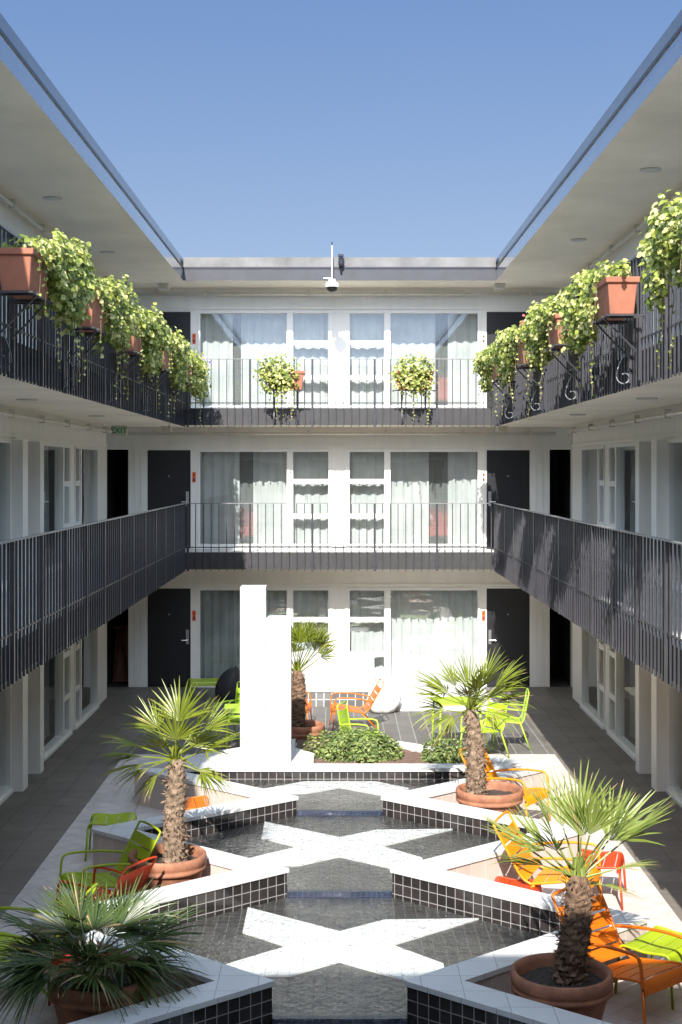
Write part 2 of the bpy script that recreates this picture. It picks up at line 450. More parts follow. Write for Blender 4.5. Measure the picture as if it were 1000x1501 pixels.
# ------------------------------------------------------------------ building wings
def facade(root, segs, back, ends, inner_y=3.2, floors=(0, 1, 2)):
    """wall face on local y=0 looking to -y; segs run along local x"""
    wall = MB(); T = 0.14
    x_all0, x_all1 = ends
    for fi in floors:
        z0 = FL[fi] + (0.0 if fi else 0.0)
        zt = (SB + [RB])[fi]
        zh = FL[fi] + HEAD
        wall.box(x_all0, x_all1, 0, T, zh, zt)                       # header band
        wall.box(x_all0, x_all1, -0.025, -0.001, zh + 0.035, zh + 0.075)         # thin trim line
        for sg in segs:
            kind, a, b = sg[0], min(sg[1], sg[2]), max(sg[1], sg[2])
            if kind == 'wall':
                wall.box(a, b, 0, T, z0, zh)
            elif kind == 'board':                                    # panelled strip with grooves
                wall.box(a, b, 0, T, z0, zh)
                n = max(2, int((b - a) / 0.1))
                for i in range(n):
                    xa = a + (b - a) * i / n
                    wall.box(xa + 0.004, xa + (b - a) / n - 0.004, -0.012, -0.001, z0 + 0.02, zh - 0.01)
            elif kind == 'pillar':
                wall.box(a, b, -0.16, T, z0, zh)
            elif kind == 'open':
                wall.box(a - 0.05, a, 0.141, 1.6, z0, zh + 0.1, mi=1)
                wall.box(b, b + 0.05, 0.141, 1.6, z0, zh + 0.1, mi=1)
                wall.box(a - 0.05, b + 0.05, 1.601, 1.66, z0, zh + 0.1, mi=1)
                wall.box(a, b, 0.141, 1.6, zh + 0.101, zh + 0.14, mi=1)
            elif kind == 'recess':
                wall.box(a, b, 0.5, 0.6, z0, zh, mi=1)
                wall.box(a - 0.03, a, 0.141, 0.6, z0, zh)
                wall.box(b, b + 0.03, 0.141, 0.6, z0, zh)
    wall.box(x_all0, x_all1, inner_y, inner_y + 0.1, 0, RB, mi=2)
    wall.build('wall', ['wall', 'dark', 'inner'], root)
    for fi in floors:
        z0 = FL[fi]; zh = z0 + HEAD
        for sg in segs:
            kind = sg[0]
            a, b = min(sg[1], sg[2]), max(sg[1], sg[2])
            if kind == 'door':
                hand, mat = sg[3], sg[4]
                d = MB().box(a + 0.012, b - 0.012, 0.05, 0.10, z0 + 0.015, zh - 0.012)
                door = d.build('door', mat, root)
                hx = b - 0.075 if hand > 0 else a + 0.075
                h = MB()
                h.box(hx - 0.028, hx + 0.028, 0.035, 0.049, z0 + 0.84, z0 + 1.12)
                h.tube([(hx, 0.036, z0 + 0.92), (hx, -0.01, z0 + 0.92), (hx - hand * 0.11, -0.015, z0 + 0.92)], 0.011)
                h.build('handle', 'steel', door)
                MB().tube([((a + b) / 2, 0.049, z0 + 1.42), ((a + b) / 2, 0.04, z0 + 1.42)], 0.012).build('peephole', 'steel', door)
                fr = MB()
                fr.box(a, a + 0.011, 0.02, 0.12, z0, zh); fr.box(b - 0.011, b, 0.02, 0.12, z0, zh)
                fr.box(a + 0.011, b - 0.011, 0.02, 0.12, zh - 0.011, zh)
                fr.build('frame', 'trim', door)
            elif kind == 'win':
                xm, nar = sg[3], sg[4]      # mullion position, which side is the narrow sash
                f = MB(); w = 0.045; y0, y1 = -0.018, 0.10
                zb = z0 + 0.05
                f.box(a, a + w, y0, y1, zb, zh); f.box(b - w, b, y0, y1, zb, zh)
                f.box(a + w, b - w, y0, y1, zh - w, zh); f.box(a + w, b - w, y0, y1, zb, zb + w)
                f.box(xm - 0.045, xm + 0.045, y0 - 0.006, y1, zb + w, zh - w)
                na, nb = (a + w, xm - 0.045) if nar < 0 else (xm + 0.045, b - w)
                for zz, hh in ((0.60, 0.09), (1.28, 0.085)):
                    f.box(na, nb, y0 + 0.003, y1, z0 + zz, z0 + zz + hh)
                for (za, zc) in ((0.69, 1.28), (1.365, HEAD - w), (0.05 + w, 0.60)):
                    f.box(na, na + 0.03, y0 + 0.012, y1, z0 + za, z0 + zc)
                    f.box(nb - 0.03, nb, y0 + 0.012, y1, z0 + za, z0 + zc)
                win = f.build('window', 'trim', root)
                MB().add([(a + w, 0.045, zb + w), (b - w, 0.045, zb + w), (b - w, 0.045, zh - w), (a + w, 0.045, zh - w)], [(0, 1, 2, 3)]).build('pane', 'glass', win)
                MB().box(a - 0.01, b + 0.01, -0.045, 0.12, z0 + 0.001, zb).build('sill', 'trim', win)

def slabs(root, pts_fn, roof_fn):
    pass

# rear wing (local frame = world shifted to the wall face)
rear = thing('hotel_wing', (0, WY, 0), 0, 'cream three-storey wing closing the far end of the court, black doors and wide curtained windows', 'building', 'wings of the building')
S = 75.2
def rx(px): return (px - 498) / S
rear_segs = [('wall', -8, rx(155)), ('open', rx(155), rx(188)), ('board', rx(188), rx(215)),
             ('door', rx(215), rx(280), 1, 'door'), ('wall', rx(280), rx(290)), ('win', rx(290), rx(487), rx(424), 1),
             ('wall', rx(487), rx(507)), ('win', rx(507), rx(704), rx(569), -1), ('wall', rx(704), rx(713)),
             ('door', rx(713), rx(778), -1, 'door'), ('board', rx(778), rx(806)), ('open', rx(806), rx(838)), ('wall', rx(838), 8)]
facade(rear, rear_segs, None, (-8, 8))
def gslab(root, x0, x1, y0, y1, z0, z1):
    MB().box(x0, x1, y0, y1, z0, z1, 0, 1, 2).build('gallery_slab', ['slate', 'deck_top', 'soffit'], root)
for z0, z1 in ((SB[0], FL[1]), (SB[1], FL[2])):
    gslab(rear, -FX + 0.001, FX - 0.001, FY - WY, 3.3, z0, z1)
def roof_part(root, x0, x1, y0, y1, edge, mats=['roof_metal', 'roof_top']):
    """flat roof with a two-step metal edge; edge = which local side faces the court ('y-','x+','x-')"""
    r = MB().box(x0, x1, y0, y1, RB, RB + 0.22, 0, 1, 2)
    d = 0.03
    X0, X1, Y0, Y1 = x0, x1, y0, y1
    if edge == 'y-': Y0 = y0 + d
    if edge == 'y+': Y1 = y1 - d
    if edge == 'x+': X1 = x1 - d
    if edge == 'x-': X0 = x0 + d
    r.box(X0, X1, Y0, Y1, RB + 0.255, RT, 1)
    o = r.build('roof', mats + ['soffit_roof'], root)
    e = MB(); g = 0.012
    q0, q1, p0, p1 = x0, x1, y0, y1
    if edge == 'y-': p0 = y0 - g; 
    if edge == 'y+': p1 = y1 + g
    if edge == 'x+': q1 = x1 + g
    if edge == 'x-': q0 = x0 - g
    e.box(q0, q1, p0, p1, RB + 0.221, RB + 0.254)
    if edge in ('x+', 'x-'):
        xx = x1 if edge == 'x+' else x0
        sx = 1 if edge == 'x+' else -1
        e.box(xx + sx * 0.001, xx + sx * 0.014, y0, y1, RB - 0.012, RB + 0.022)
        e.box(xx - sx * 0.029, xx - sx * 0.012, y0, y1, RT - 0.006, RT + 0.014)
    e.build('drip_edge', 'roof_dark', o)
    return o
roof_part(rear, -FX + 0.001, FX - 0.001, FY - WY, 6, 'y-', ['roof_matt', 'roof_matt_top'])

# side wings
def side_segs(sgn):
    L = [('board', 25.3, 24.38), ('win', 24.34, 22.25, 22.75, 0), ('wall', 22.25, 21.88), ('win', 21.88, 19.85, 21.3, 1),
         ('door', 19.82, 19.22, 0, 'door_cream'), ('pillar', 19.22, 19.0), ('recess', 19.0, 18.25), ('pillar', 18.25, 17.95),
         ('win', 17.92, 15.85, 16.4, 0), ('wall', 15.85, 15.5), ('win', 15.5, 13.5, 14.95, 1), ('door', 13.47, 12.87, 0, 'door_cream'),
         ('pillar', 12.87, 12.65), ('recess', 12.65, 11.9), ('pillar', 11.9, 11.6), ('wall', 11.6, NEAR)]
    fill = [('wall', 24.38, 24.34), ('wall', 19.85, 19.82), ('wall', 17.95, 17.92), ('wall', 13.5, 13.47)]
    out = []
    for s in L + fill:
        s = list(s)
        if s[0] == 'win':
            far_narrow = (s[4] == 1)             # narrow sash on the far side of the window
            if sgn < 0: nar = 1 if far_narrow else -1
            else: nar = -1 if far_narrow else 1
            s[4] = nar
            if sgn > 0: s[3] = -s[3]
        if s[0] == 'door': s[3] = 1 if sgn < 0 else -1
        if sgn > 0: s[1], s[2] = -s[1], -s[2]
        out.append(tuple(s))
    return out
left = thing('hotel_wing', (-WX, 0, 0), R(90), 'cream wing along the left side of the court, in shade under deep galleries', 'building', 'wings of the building')
facade(left, side_segs(-1), None, (NEAR, 25.3))
right = thing('hotel_wing', (WX, 0, 0), R(-90), 'cream wing along the right side of the court, its gallery fronts catching the sun', 'building', 'wings of the building')
facade(right, side_segs(1), None, (-25.3, -NEAR))
DX = WX - FX
for root, sg in ((left, 1), (right, -1)):
    a, b = (NEAR, 30) if sg > 0 else (-30, -NEAR)
    for z0, z1 in ((SB[0], FL[1]), (SB[1], FL[2])):
        gslab(root, a, b, -DX, 4.0, z0, z1)
    roof_part(root, a, b, -DX, 6.0, 'y-')
    e = MB()
    ya, yb = (25.16, 25.3) if sg > 0 else (-25.3, -25.16)
    for fi in range(3):
        e.box(ya, yb, 0.141, 3.19, FL[fi], (SB + [RB])[fi])
    e.build('end_wall', 'wall', root)
# front wing (where the photographer stands, under its roof)
front = thing('hotel_wing', (0, 0, 0), 0, 'cream wing at the near end of the court that shades the foreground', 'building', 'wings of the building')
FR = 1.15
for z0, z1 in ((SB[0], FL[1]), (SB[1], FL[2])):
    gslab(front, -8.5, 8.5, -4, FR, z0, z1)
roof_part(front, -10.3, 10.3, -8, FR, 'y+')
MB().box(-8.5, 8.5, -1.3, -1.15, 0, RB).build('wall', 'wall', front)
for fi in range(3):
    for x0 in (-4.4, -1.3, 1.8):
        w = MB().box(x0, x0 + 2.4, -1.149, -1.12, FL[fi] + 0.1, FL[fi] + 1.95).build('window', 'trim', front)
        MB().box(x0 + 0.08, x0 + 2.32, -1.119, -1.112, FL[fi] + 0.18, FL[fi] + 1.87).build('pane', 'black', w)
MB().box(-8.5, -8.4, -4, 3, 0, RB).box(8.4, 8.5, -4, 3, 0, RB).build('side_wall', 'wall', front)

# ------------------------------------------------------------------ railings
def link_copy(o, parent, loc):
    c = o.copy(); COL.objects.link(c); c.parent = parent; c.location = loc
    return c
def railing(name_label, axis, a, b, fixed, floor, slab_bot, step, out, nposts, lab, start=0.0):
    """axis 'x' or 'y': the direction the railing runs; out = sign towards the court"""
    zt = FL[floor] + 0.91
    zb = slab_bot - 0.03
    root = thing('balcony_railing', (0, 0, 0), 0, lab, 'railing', 'gallery railings')
    def bx(mb, u0, u1, d0, d1, z0, z1):
        if axis == 'y': mb.box(fixed + d0, fixed + d1, u0, u1, z0, z1)
        else: mb.box(u0, u1, fixed + d0, fixed + d1, z0, z1)
    h = MB(); bx(h, a, b, -0.024, 0.024, zt, zt + 0.014); h.build('handrail', 'rail_lit', root)
    l = MB(); bx(l, a, b, -0.006, 0.006, FL[floor] + 0.085, FL[floor] + 0.105); l.build('bottom_rail', 'rail', root)
    first = None; n = int(round((b - a) / step))
    for i in range(n + 1):
        u = a + (b - a) * i / n
        post = (i % nposts == 0)
        if post:
            p = MB(); bx(p, u - 0.02, u + 0.02, -0.02, 0.02, zb, zt - 0.001)
            o = p.build('post', 'rail', root)
            c = MB(); sg = -out
            bx(c, u - 0.045, u + 0.045, min(0.021 * sg, 0.032 * sg), max(0.021 * sg, 0.032 * sg), slab_bot + 0.06, slab_bot + 0.2)
            c.build('bolt_plate', 'rail', o)
            continue
        if first is None:
            q = MB().box(-0.0115, 0.0115, -0.0065, 0.0065, zb, zt - 0.001) if axis == 'y' else MB().box(-0.0075, 0.0075, -0.017, 0.017, zb, zt - 0.001)
            first = q.build('baluster', 'rail', root)
            first.location = (fixed, u, 0) if axis == 'y' else (u, fixed, 0)
        else:
            link_copy(first, root, (fixed, u, 0) if axis == 'y' else (u, fixed, 0))
    return root
for fi, nm in ((1, 'second'), (2, 'third')):
    railing('', 'x', -FX + 0.09, FX - 0.09, FY - 0.035, fi, SB[fi - 1], 0.147, -1, 8, f'thin dark iron railing across the far end of the court on the {nm} floor')
    railing('', 'y', 10.9, FY - 0.06, -FX + 0.035, fi, SB[fi - 1], 0.146, 1, 8, f'dark iron railing of close upright bars on the left {nm}-floor gallery, in shade')
    railing('', 'y', 10.9, FY - 0.06, FX - 0.035, fi, SB[fi - 1], 0.146, -1, 8, f'dark iron railing of close upright bars on the right {nm}-floor gallery, sunlit')

# ------------------------------------------------------------------ pool
POOL_C = 11.55
YS = [17.3, 15.8, 14.375, 12.95, 11.525, 10.1, 8.675, 7.25]
def zig(sgn, pool):
    pts = []
    for i, y in enumerate(YS):
        tip = (i % 2 == 1)
        x = (0.5 if tip else 2.2) if pool else (0.9 if tip else 2.6)
        pts.append((sgn * x, y))
    return pts
pool = thing('fountain_pool', (0, 12, 0), 0, 'stepped star-shaped pool with zigzag black-tiled walls and broad white coping', 'pool')
def addp(mb, name, mats, parent, **kw):
    mb.v = [(x, y - 12, z) for x, y, z in mb.v]
    return mb.build(name, mats, parent, **kw)
CZ = 0.46
for sgn in (-1, 1):
    P, Q = zig(sgn, True), zig(sgn, False)
    w = MB(); c = MB()
    n = len(P)
    for i in range(n - 1):
        a, b, d, e = P[i], P[i + 1], Q[i + 1], Q[i]
        vs = [(a[0], a[1], 0.0), (b[0], b[1], 0.0), (b[0], b[1], CZ - 0.04), (a[0], a[1], CZ - 0.04)]
        w.add(vs if sgn < 0 else vs[::-1], [(0, 1, 2, 3)], 0)
        vs = [(e[0], e[1], 0.0), (d[0], d[1], 0.0), (d[0], d[1], CZ - 0.04), (e[0], e[1], CZ - 0.04)]
        w.add(vs[::-1] if sgn < 0 else vs, [(0, 1, 2, 3)], 1)
    ov = 0.022 * sgn
    for i in range(n - 1):
        a, b, d, e = P[i], P[i + 1], Q[i + 1], Q[i]
        c.prism([(a[0] - ov, a[1]), (b[0] - ov, b[1]), (d[0] + ov, d[1]), (e[0] + ov, e[1])], CZ - 0.04, CZ)
    addp(w, 'zigzag_wall', ['pooltile', 'pinktile'], pool)
    addp(c, 'coping', 'coping', pool)
WL = [0.12, 0.20, 0.258, 0.31]          # water levels from the nearest basin back
WEIR = [10.1, 12.95, 15.8]
def basin_poly(k, inset=0.0):
    y0 = 7.25 + 2.85 * k
    xo = 2.2 - inset; xt = 0.5 - inset
    if k == 3:
        return [(-xt, 15.8), (xt, 15.8), (xo, 17.29), (-xo, 17.29)]
    return [(-xt, y0), (xt, y0), (xo, y0 + 1.425), (xt, y0 + 2.85), (-xt, y0 + 2.85), (-xo, y0 + 1.425)]
STAR = [(0, .37), (.4, .68), (1.26, .72), (.45, .03), (.85, -.41), (.85, -1.03), (0, -.36), (-.4, -.67), (-1.26, -.72), (-.45, 0), (-.85, .35), (-.85, 1.03)]
for k in range(4):
    z = WL[k]
    f = MB().prism(basin_poly(k, 0.003), 0.012, z - 0.020)
    addp(f, 'basin_floor', 'floortile', pool)
    cy = 8.75 + 2.85 * k
    if k < 3:
        st = [(x, y + cy) for x, y in STAR]
    else:
        st = [(-.45, 17.26), (.45, 17.26), (.85, 16.89), (.85, 16.27), (0, 16.93), (-.4, 16.63), (-1.26, 16.58)]
    s = MB().prism(st, z - 0.0199, z - 0.006)
    addp(s, 'star_pattern', 'whitetile', pool)
    wp = basin_poly(k, 0.004)
    wm = MB().add([(x, y, z) for x, y in wp], [tuple(range(len(wp)))])
    o = struct(wm, 'water', 'water')
for k, y in enumerate(WEIR):
    zu, zl = WL[k + 1], WL[k]
    wv = MB().box(-0.495, 0.495, y - 0.022, y + 0.0, 0.012, zu - 0.014)
    addp(wv, 'weir', 'bluetile', pool)
    # the thin sheet of water running over the lip
    fall = []
    nx = 40
    for i in range(nx + 1):
        x = -0.49 + 0.98 * i / nx
        d = 0.006 * math.sin(i * 1.9) + 0.004 * math.sin(i * 0.7 + k)
        fall.append((x, y - 0.001, zu)); fall.append((x, y - 0.030 + d * 0.5, zu - 0.010)); fall.append((x, y - 0.040 + d * 0.6, zl + 0.001))
    fs = []
    for i in range(nx):
        for j in range(2):
            a = i * 3 + j
            fs.append((a, a + 3, a + 4, a + 1))
    struct(MB().add(fall, fs), 'waterfall', 'water', smooth=True)
# rear wall of the pool and the planting bed behind it
rw = MB()
rw.add([(-2.25, 17.3, 0), (2.25, 17.3, 0), (2.25, 17.3, CZ - 0.04), (-2.25, 17.3, CZ - 0.04)], [(0, 1, 2, 3)], 0)
addp(rw, 'rear_wall', 'pooltile', pool)
addp(MB().box(-2.2, 2.2, 17.278, 17.56, CZ - 0.041, CZ + 0.002), 'coping', 'coping', pool)
bed_o = [(-2.6, 17.31), (2.6, 17.31), (0.98, 18.78), (0.45, 19.25), (-0.45, 19.25), (-0.98, 18.78)]
bed = MB().prism([(-2.6, 17.565), (2.6, 17.565), (0.98, 18.9), (0.5, 19.3), (-0.5, 19.3), (-0.98, 18.9)], 0.01, CZ - 0.06, 0)
addp(bed, 'bed_wall', 'pinktile', pool)
addp(MB().prism([(-2.62, 17.562), (-0.34, 17.562), (-0.34, 18.2), (-0.62, 18.6), (-0.62, 19.2), (-0.98, 18.92)], CZ - 0.059, CZ + 0.001), 'bed_cap', 'coping', pool)
addp(MB().prism([(2.62, 17.562), (2.2, 17.562), (0.75, 18.75), (0.62, 19.2), (0.98, 18.92)], CZ - 0.059, CZ - 0.001), 'bed_cap', 'coping', pool)
mul = MB()
import itertools
gx = 40; gy = 30
vs = []; fs = []
for j in range(gy + 1):
    for i in range(gx + 1):
        x = -0.6 + 2.9 * i / gx; y = 17.56 + 1.7 * j / gy
        vs.append((x, y, CZ - 0.055 + 0.03 * rnd.random()))
def inbed(x, y):
    if x < -0.36 and y < 18.2: return False
    return x < 2.2 - (y - 17.562) * 1.22 - 0.0 and x > -0.6
for j in range(gy):
    for i in range(gx):
        a = j * (gx + 1) + i
        cx, cyy = vs[a][0] + 0.036, vs[a][1] + 0.028
        if inbed(cx, cyy): fs.append((a, a + 1, a + gx + 2, a + gx + 1))
tag(mul.add(vs, fs).build('mulch', 'mulch'), kind='stuff')

pl = thing('pillar', (0, 0, 0), 0, 'tall white tiled fountain pillar with a lower shoulder, standing at the back of the pool', 'pillar')
MB().box(-1.285, -0.955, 17.60, 17.93, CZ + 0.002, 2.73).build('shaft', 'pillar', pl, bevel=0.004)
MB().box(-0.951, -0.63, 17.62, 17.95, CZ + 0.002, 2.33).build('shoulder', 'pillar', pl, bevel=0.004)

# white step under the right rear window, white tiled bar
struct(MB().box(0.85, 2.75, 23.95, 26.55, 0.009, 0.09), 'white_step', 'coping')
bar = thing('planter_bench', (0, 0, 0), 0, 'long white tiled block with a grey tile band, against the far ground-floor wall', 'bench')
MB().box(-0.95, 0.62, 24.35, 25.1, 0.27, 0.90).build('body', 'pillar', bar, bevel=0.01)
MB().box(-0.93, 0.60, 24.37, 25.08, 0.01, 0.269).build('plinth', tile('grey_plinth_tile', (0.10, 0.10, 0.10), (0.16, 0.16, 0.16), (0.6, 0.6, 0.6), 0.14, 0.14, 0.006, 0.3), bar)

# ------------------------------------------------------------------ leaves
def leaf(mb, p, d, n, L, W, mi=0):
    """folded, lobed leaf from base p along d, face normal n"""
    s = d.cross(n).normalized()
    n = s.cross(d).normalized()
    vs = [p, p + d * L * 0.12 + s * W * 0.42 + n * W * 0.12, p + d * L * 0.52 + s * W * 0.5 + n * W * 0.14, p + d * L,
          p + d * L * 0.52 - s * W * 0.5 + n * W * 0.14, p + d * L * 0.12 - s * W * 0.42 + n * W * 0.12, p + d * L * 0.5]
    mb.add(vs, [(0, 1, 2, 6), (6, 2, 3), (0, 6, 4, 5), (6, 3, 4)], mi)

def rvec(r):
    while True:
        v = Vector((r.uniform(-1, 1), r.uniform(-1, 1), r.uniform(-1, 1)))
        if 0.05 < v.length < 1: return v

def ivy_plant(loc, blobs, trails, n, size, label, group, seed, court, mat='ivy', name='ivy_plant', flowers=None):
    r = random.Random(seed)
    root = thing(name, loc, 0, label, 'plant', group)
    lv = MB(); vn = MB()
    tot = sum(b[3] * b[4] * b[5] for b in blobs)
    for (cx, cy, cz, ax, ay, az) in blobs:
        k = int(n * (ax * ay * az) / tot)
        for _ in range(k):
            v = rvec(r); v = v.normalized() * (v.length ** 0.45)
            lump = 1.0 + 0.42 * math.sin(7 * v.x + 5 * v.z + seed) * math.sin(6 * v.y + 3 * v.z)
            p = Vector((cx + v.x * ax * lump, cy + v.y * ay * lump, cz + v.z * az * lump))
            out = Vector((v.x / ax, v.y / ay, v.z / az)).normalized()
            nrm = (out * 0.7 + Vector((court * 0.3, -0.5, 0.45)) + rvec(r) * 0.6).normalized()
            d = (Vector((r.uniform(-1, 1), r.uniform(-1, 1), r.uniform(-1.3, 0.3)))).normalized()
            d = (d - nrm * d.dot(nrm)).normalized()
            L = size * r.uniform(0.6, 1.25)
            leaf(lv, p, d, nrm, L, L * 0.95)
    for (x, y, z, ln) in trails:
        pts = [Vector((x, y, z))]
        dirx = r.uniform(-0.12, 0.12); diry = r.uniform(-0.35, 0.35)
        m = max(4, int(ln / 0.06))
        for i in range(m):
            q = pts[-1] + Vector((dirx * 0.05 + r.uniform(-.012, .012), diry * 0.06 + r.uniform(-.015, .015), -ln / m))
            pts.append(q)
            for _ in range(r.choice((0, 1, 1, 2, 3))):
                nrm = (Vector((court * 0.4, -0.8, 0.3)) + rvec(r) * 0.6).normalized()
                d = Vector((r.uniform(-1, 1), r.uniform(-1, 1), r.uniform(-1.2, 0.1))).normalized()
                d = (d - nrm * d.dot(nrm)).normalized()
                L = size * r.uniform(0.45, 0.9) * (1.1 - 0.5 * i / m)
                leaf(lv, q, d, nrm, L, L * 0.9)
        vn.tube(pts, 0.004, 4)
    # woody stems rising from the box into the mass
    for (cx, cy, cz, ax, ay, az) in blobs[:2]:
        for _ in range(5):
            v = rvec(r)
            vn.tube([(0, 0, -0.02), (cx * 0.4 + v.x * 0.05, cy * 0.4, 0.12 + 0.05 * v.z), (cx + v.x * ax * .7, cy + v.y * ay * .7, cz + v.z * az * .6)], 0.005, 4)
    lv.build('foliage', mat, root)
    vn.build('stem', 'vine', root)
    if flowers:
        fm = MB()
        for (cx, cy, cz, rad, k, L) in flowers:
            for _ in range(k):
                p = Vector((cx, cy, cz)) + rvec(r) * rad
                nrm = (Vector((court * .3, -1, .4)) + rvec(r) * 0.5).normalized()
                d = rvec(r); d = (d - nrm * d.dot(nrm)).normalized()
                leaf(fm, p, d, nrm, L, L)
        fm.build('blossom', flowers_mat[0], root)
    return root
flowers_mat = ['petal']

def window_box(loc, rz, label, length=0.78):
    root = thing('window_box', loc, rz, label, 'planter', 'terracotta window boxes')
    b = MB(); h = length / 2
    b0, b1 = 0.115, 0.152
    def ring(wy, wx, z): return [(-wx, -wy, z), (wx, -wy, z), (wx, wy, z), (-wx, wy, z)]
    prof = [(h - 0.04, b0, 0.0), (h - 0.005, b1 - 0.012, 0.29), (h + 0.018, b1 + 0.008, 0.295), (h + 0.022, b1 + 0.012, 0.35), (h - 0.0, b1 - 0.012, 0.35), (h - 0.012, b1 - 0.025, 0.30)]
    vs = []; fs = []
    for (ly, wx, z) in prof: vs += ring(ly, wx, z)
    for i in range(len(prof) - 1):
        for j in range(4):
            a, c = i * 4 + j, i * 4 + (j + 1) % 4
            fs.append((a, c, c + 4, a + 4))
    fs.append((3, 2, 1, 0))
    b.add(vs, fs).build('box', 'terra_box', root, bevel=0.008)
    MB().box(-b1 + 0.03, b1 - 0.03, -h + 0.02, h - 0.02, 0.26, 0.315).build('soil', 'soil', root)
    return root

def bracket(loc, rz, label, scroll='steel'):
    """local +x points out from the railing"""
    root = thing('planter_bracket', loc, rz, label, 'bracket', 'iron brackets under the window boxes')
    m = MB()
    for y in (-0.22, 0.22):
        m.box(-0.02, 0.36, y - 0.015, y + 0.015, -0.022, -0.002)
        m.tube([(0.33, y, -0.02), (0.16, y, -0.20), (0.02, y, -0.34)], 0.010, 6)
        m.box(-0.02, -0.001, y - 0.015, y + 0.015, -0.62, -0.023)
    m.box(-0.02, 0.34, -0.40, -0.37, -0.020, -0.004); m.box(-0.02, 0.34, 0.37, 0.40, -0.020, -0.004)
    m.box(0.30, 0.33, -0.369, 0.369, -0.020, -0.004)
    m.build('shelf', 'rail', root)
    for y in (-0.22,):
        pts = []
        for i in range(26):
            t = i / 25
            if t < 0.4:
                u = t / 0.4
                pts.append((0.05 + 0.07 * math.sin(u * math.pi * 0.5) , y, -0.34 - 0.22 * u))
            else:
                u = (t - 0.4) / 0.6
                a = u * 1.7 * math.pi
                rr = 0.075 * (1 - 0.55 * u)
                pts.append((0.045 + rr * math.cos(a), y, -0.56 - rr * math.sin(a)))
        MB().tube(pts, 0.007, 6).build('scroll', scroll, root)
    return root

ORD = ['nearest', 'second', 'third', 'fourth', 'farthest']
left_y = [11.62, 14.45, 17.3, 20.15, 23.0]
right_y = [9.65, 13.3, 16.35, 19.35, 22.4]
def ordlab(i):
    return {0: 'nearest the camera', 1: 'second from the camera', 2: 'middle one of five', 3: 'second from the far corner', 4: 'closest to the far corner'}[i]
for side, ys, X, sg in (('left', left_y, -2.68, 1), ('right', right_y, 2.68, -1)):
    for i, y in enumerate(ys):
        window_box((X, y, 5.72), 0, f'terracotta window box on the {side} third-floor railing, {ordlab(i)}')
        bracket((X - sg * 0.185, y, 5.72), 0 if sg > 0 else R(180), f'black iron bracket under a box on the {side} third-floor railing, {ordlab(i)}', 'rail' if sg > 0 else 'rail_lit')  # same scroll iron: dark copy for the shaded left, pale copy on the right
        rr = random.Random(31 * i + (5 if sg > 0 else 90))
        lush = 1.0 if side == 'left' else 0.95
        blobs = [(sg * 0.03, 0.05, 0.10, 0.20, 0.48, 0.17), (sg * 0.12, 0.92, 0.04, 0.21, 0.72, 0.31), (sg * 0.13, 1.05, -0.27, 0.12, 0.5, 0.20)]
        if side == 'right' and i == 0:
            blobs = [(sg * 0.03, 0.1, 0.12, 0.18, 0.4, 0.16), (sg * 0.10, 0.95, 0.08, 0.15, 0.34, 0.28), (sg * 0.12, 1.1, -0.32, 0.09, 0.26, 0.22)]
        if side == 'right' and i == 1:
            blobs = [(sg * -0.02, 0.12, 0.14, 0.17, 0.5, 0.16), (sg * 0.06, 1.15, -0.02, 0.24, 0.75, 0.36), (sg * 0.10, 1.2, -0.32, 0.16, 0.6, 0.28)]
        trails = []
        for t in range(4):
            ty = rr.uniform(0.45, 1.6)
            trails.append((sg * rr.uniform(0.02, 0.26), ty, rr.uniform(-0.3, -0.1), rr.uniform(0.35, 0.85)))
        for t in range(2):
            trails.append((sg * 0.19, rr.uniform(-0.3, 0.3), 0.02, rr.uniform(0.3, 0.5)))
        nl = int(2900 * rr.uniform(0.75, 1.1))
        if side == 'right' and i == 0: nl = int(nl * 0.5)
        gs = rr.uniform(1.0, 1.3)
        blobs = [(b[0] + sg * 0.05, b[1] + rr.uniform(-.06, .06), b[2] + rr.uniform(-.04, .04), b[3] * rr.uniform(.7, .95), b[4] * gs * rr.uniform(.8, 1.05), b[5] * rr.uniform(.66, .98)) for b in blobs]
        blobs += [(sg * rr.uniform(0, .2), rr.uniform(.3, 1.6), rr.uniform(-.35, .25), rr.uniform(.06, .12), rr.uniform(.1, .22), rr.uniform(.08, .2)) for _ in range(5)]
        fl = None
        if i == 4 and side == 'left':
            fl = [(sg * 0.1, 1.9, 0.12, 0.22, 70, 0.05)]
            blobs.append((sg * 0.1, 1.8, -0.15, 0.2, 0.4, 0.32)); flowers_mat[0] = 'petal'
        elif i == 3 and side == 'right':
            fl = [(sg * 0.05, 0.2, 0.34, 0.08, 16, 0.045)]; flowers_mat[0] = 'pinkpetal'
        ivy_plant((X, y, 6.03), blobs, trails, nl, 0.052, f'yellow-green trailing ivy in the box on the {side} third-floor railing, {ordlab(i)}', 'ivy in the window boxes', 100 + i + (50 if sg < 0 else 0), sg, flowers=fl)
for (xc, bxs, lab) in ((-1.13, -1.0, 'left'), (1.37, 1.38, 'right')):
    window_box((bxs, FY - 0.26, 5.72), R(90), f'small terracotta box on the far third-floor railing, {lab} of the two', 0.68)
    bracket((bxs, FY - 0.075, 5.72), R(-90), f'black iron bracket under the {lab} box on the far third-floor railing', 'rail')
    rr = random.Random(int(xc * 100))
    off = xc - bxs
    blobs = [(off - 0.02, -0.12, 0.06, 0.36, 0.24, 0.27), (off, -0.16, -0.14, 0.33, 0.2, 0.24)]
    trails = [(off + rr.uniform(-0.25, 0.3), -0.2, -0.25, rr.uniform(0.25, 0.75)) for _ in range(6)]
    ivy_plant((bxs, FY - 0.26, 6.03), blobs, trails, 1500, 0.048, f'round clump of ivy on the far third-floor railing, {lab} of the two', 'ivy in the window boxes', 300 + int(bxs * 10), 0.0)

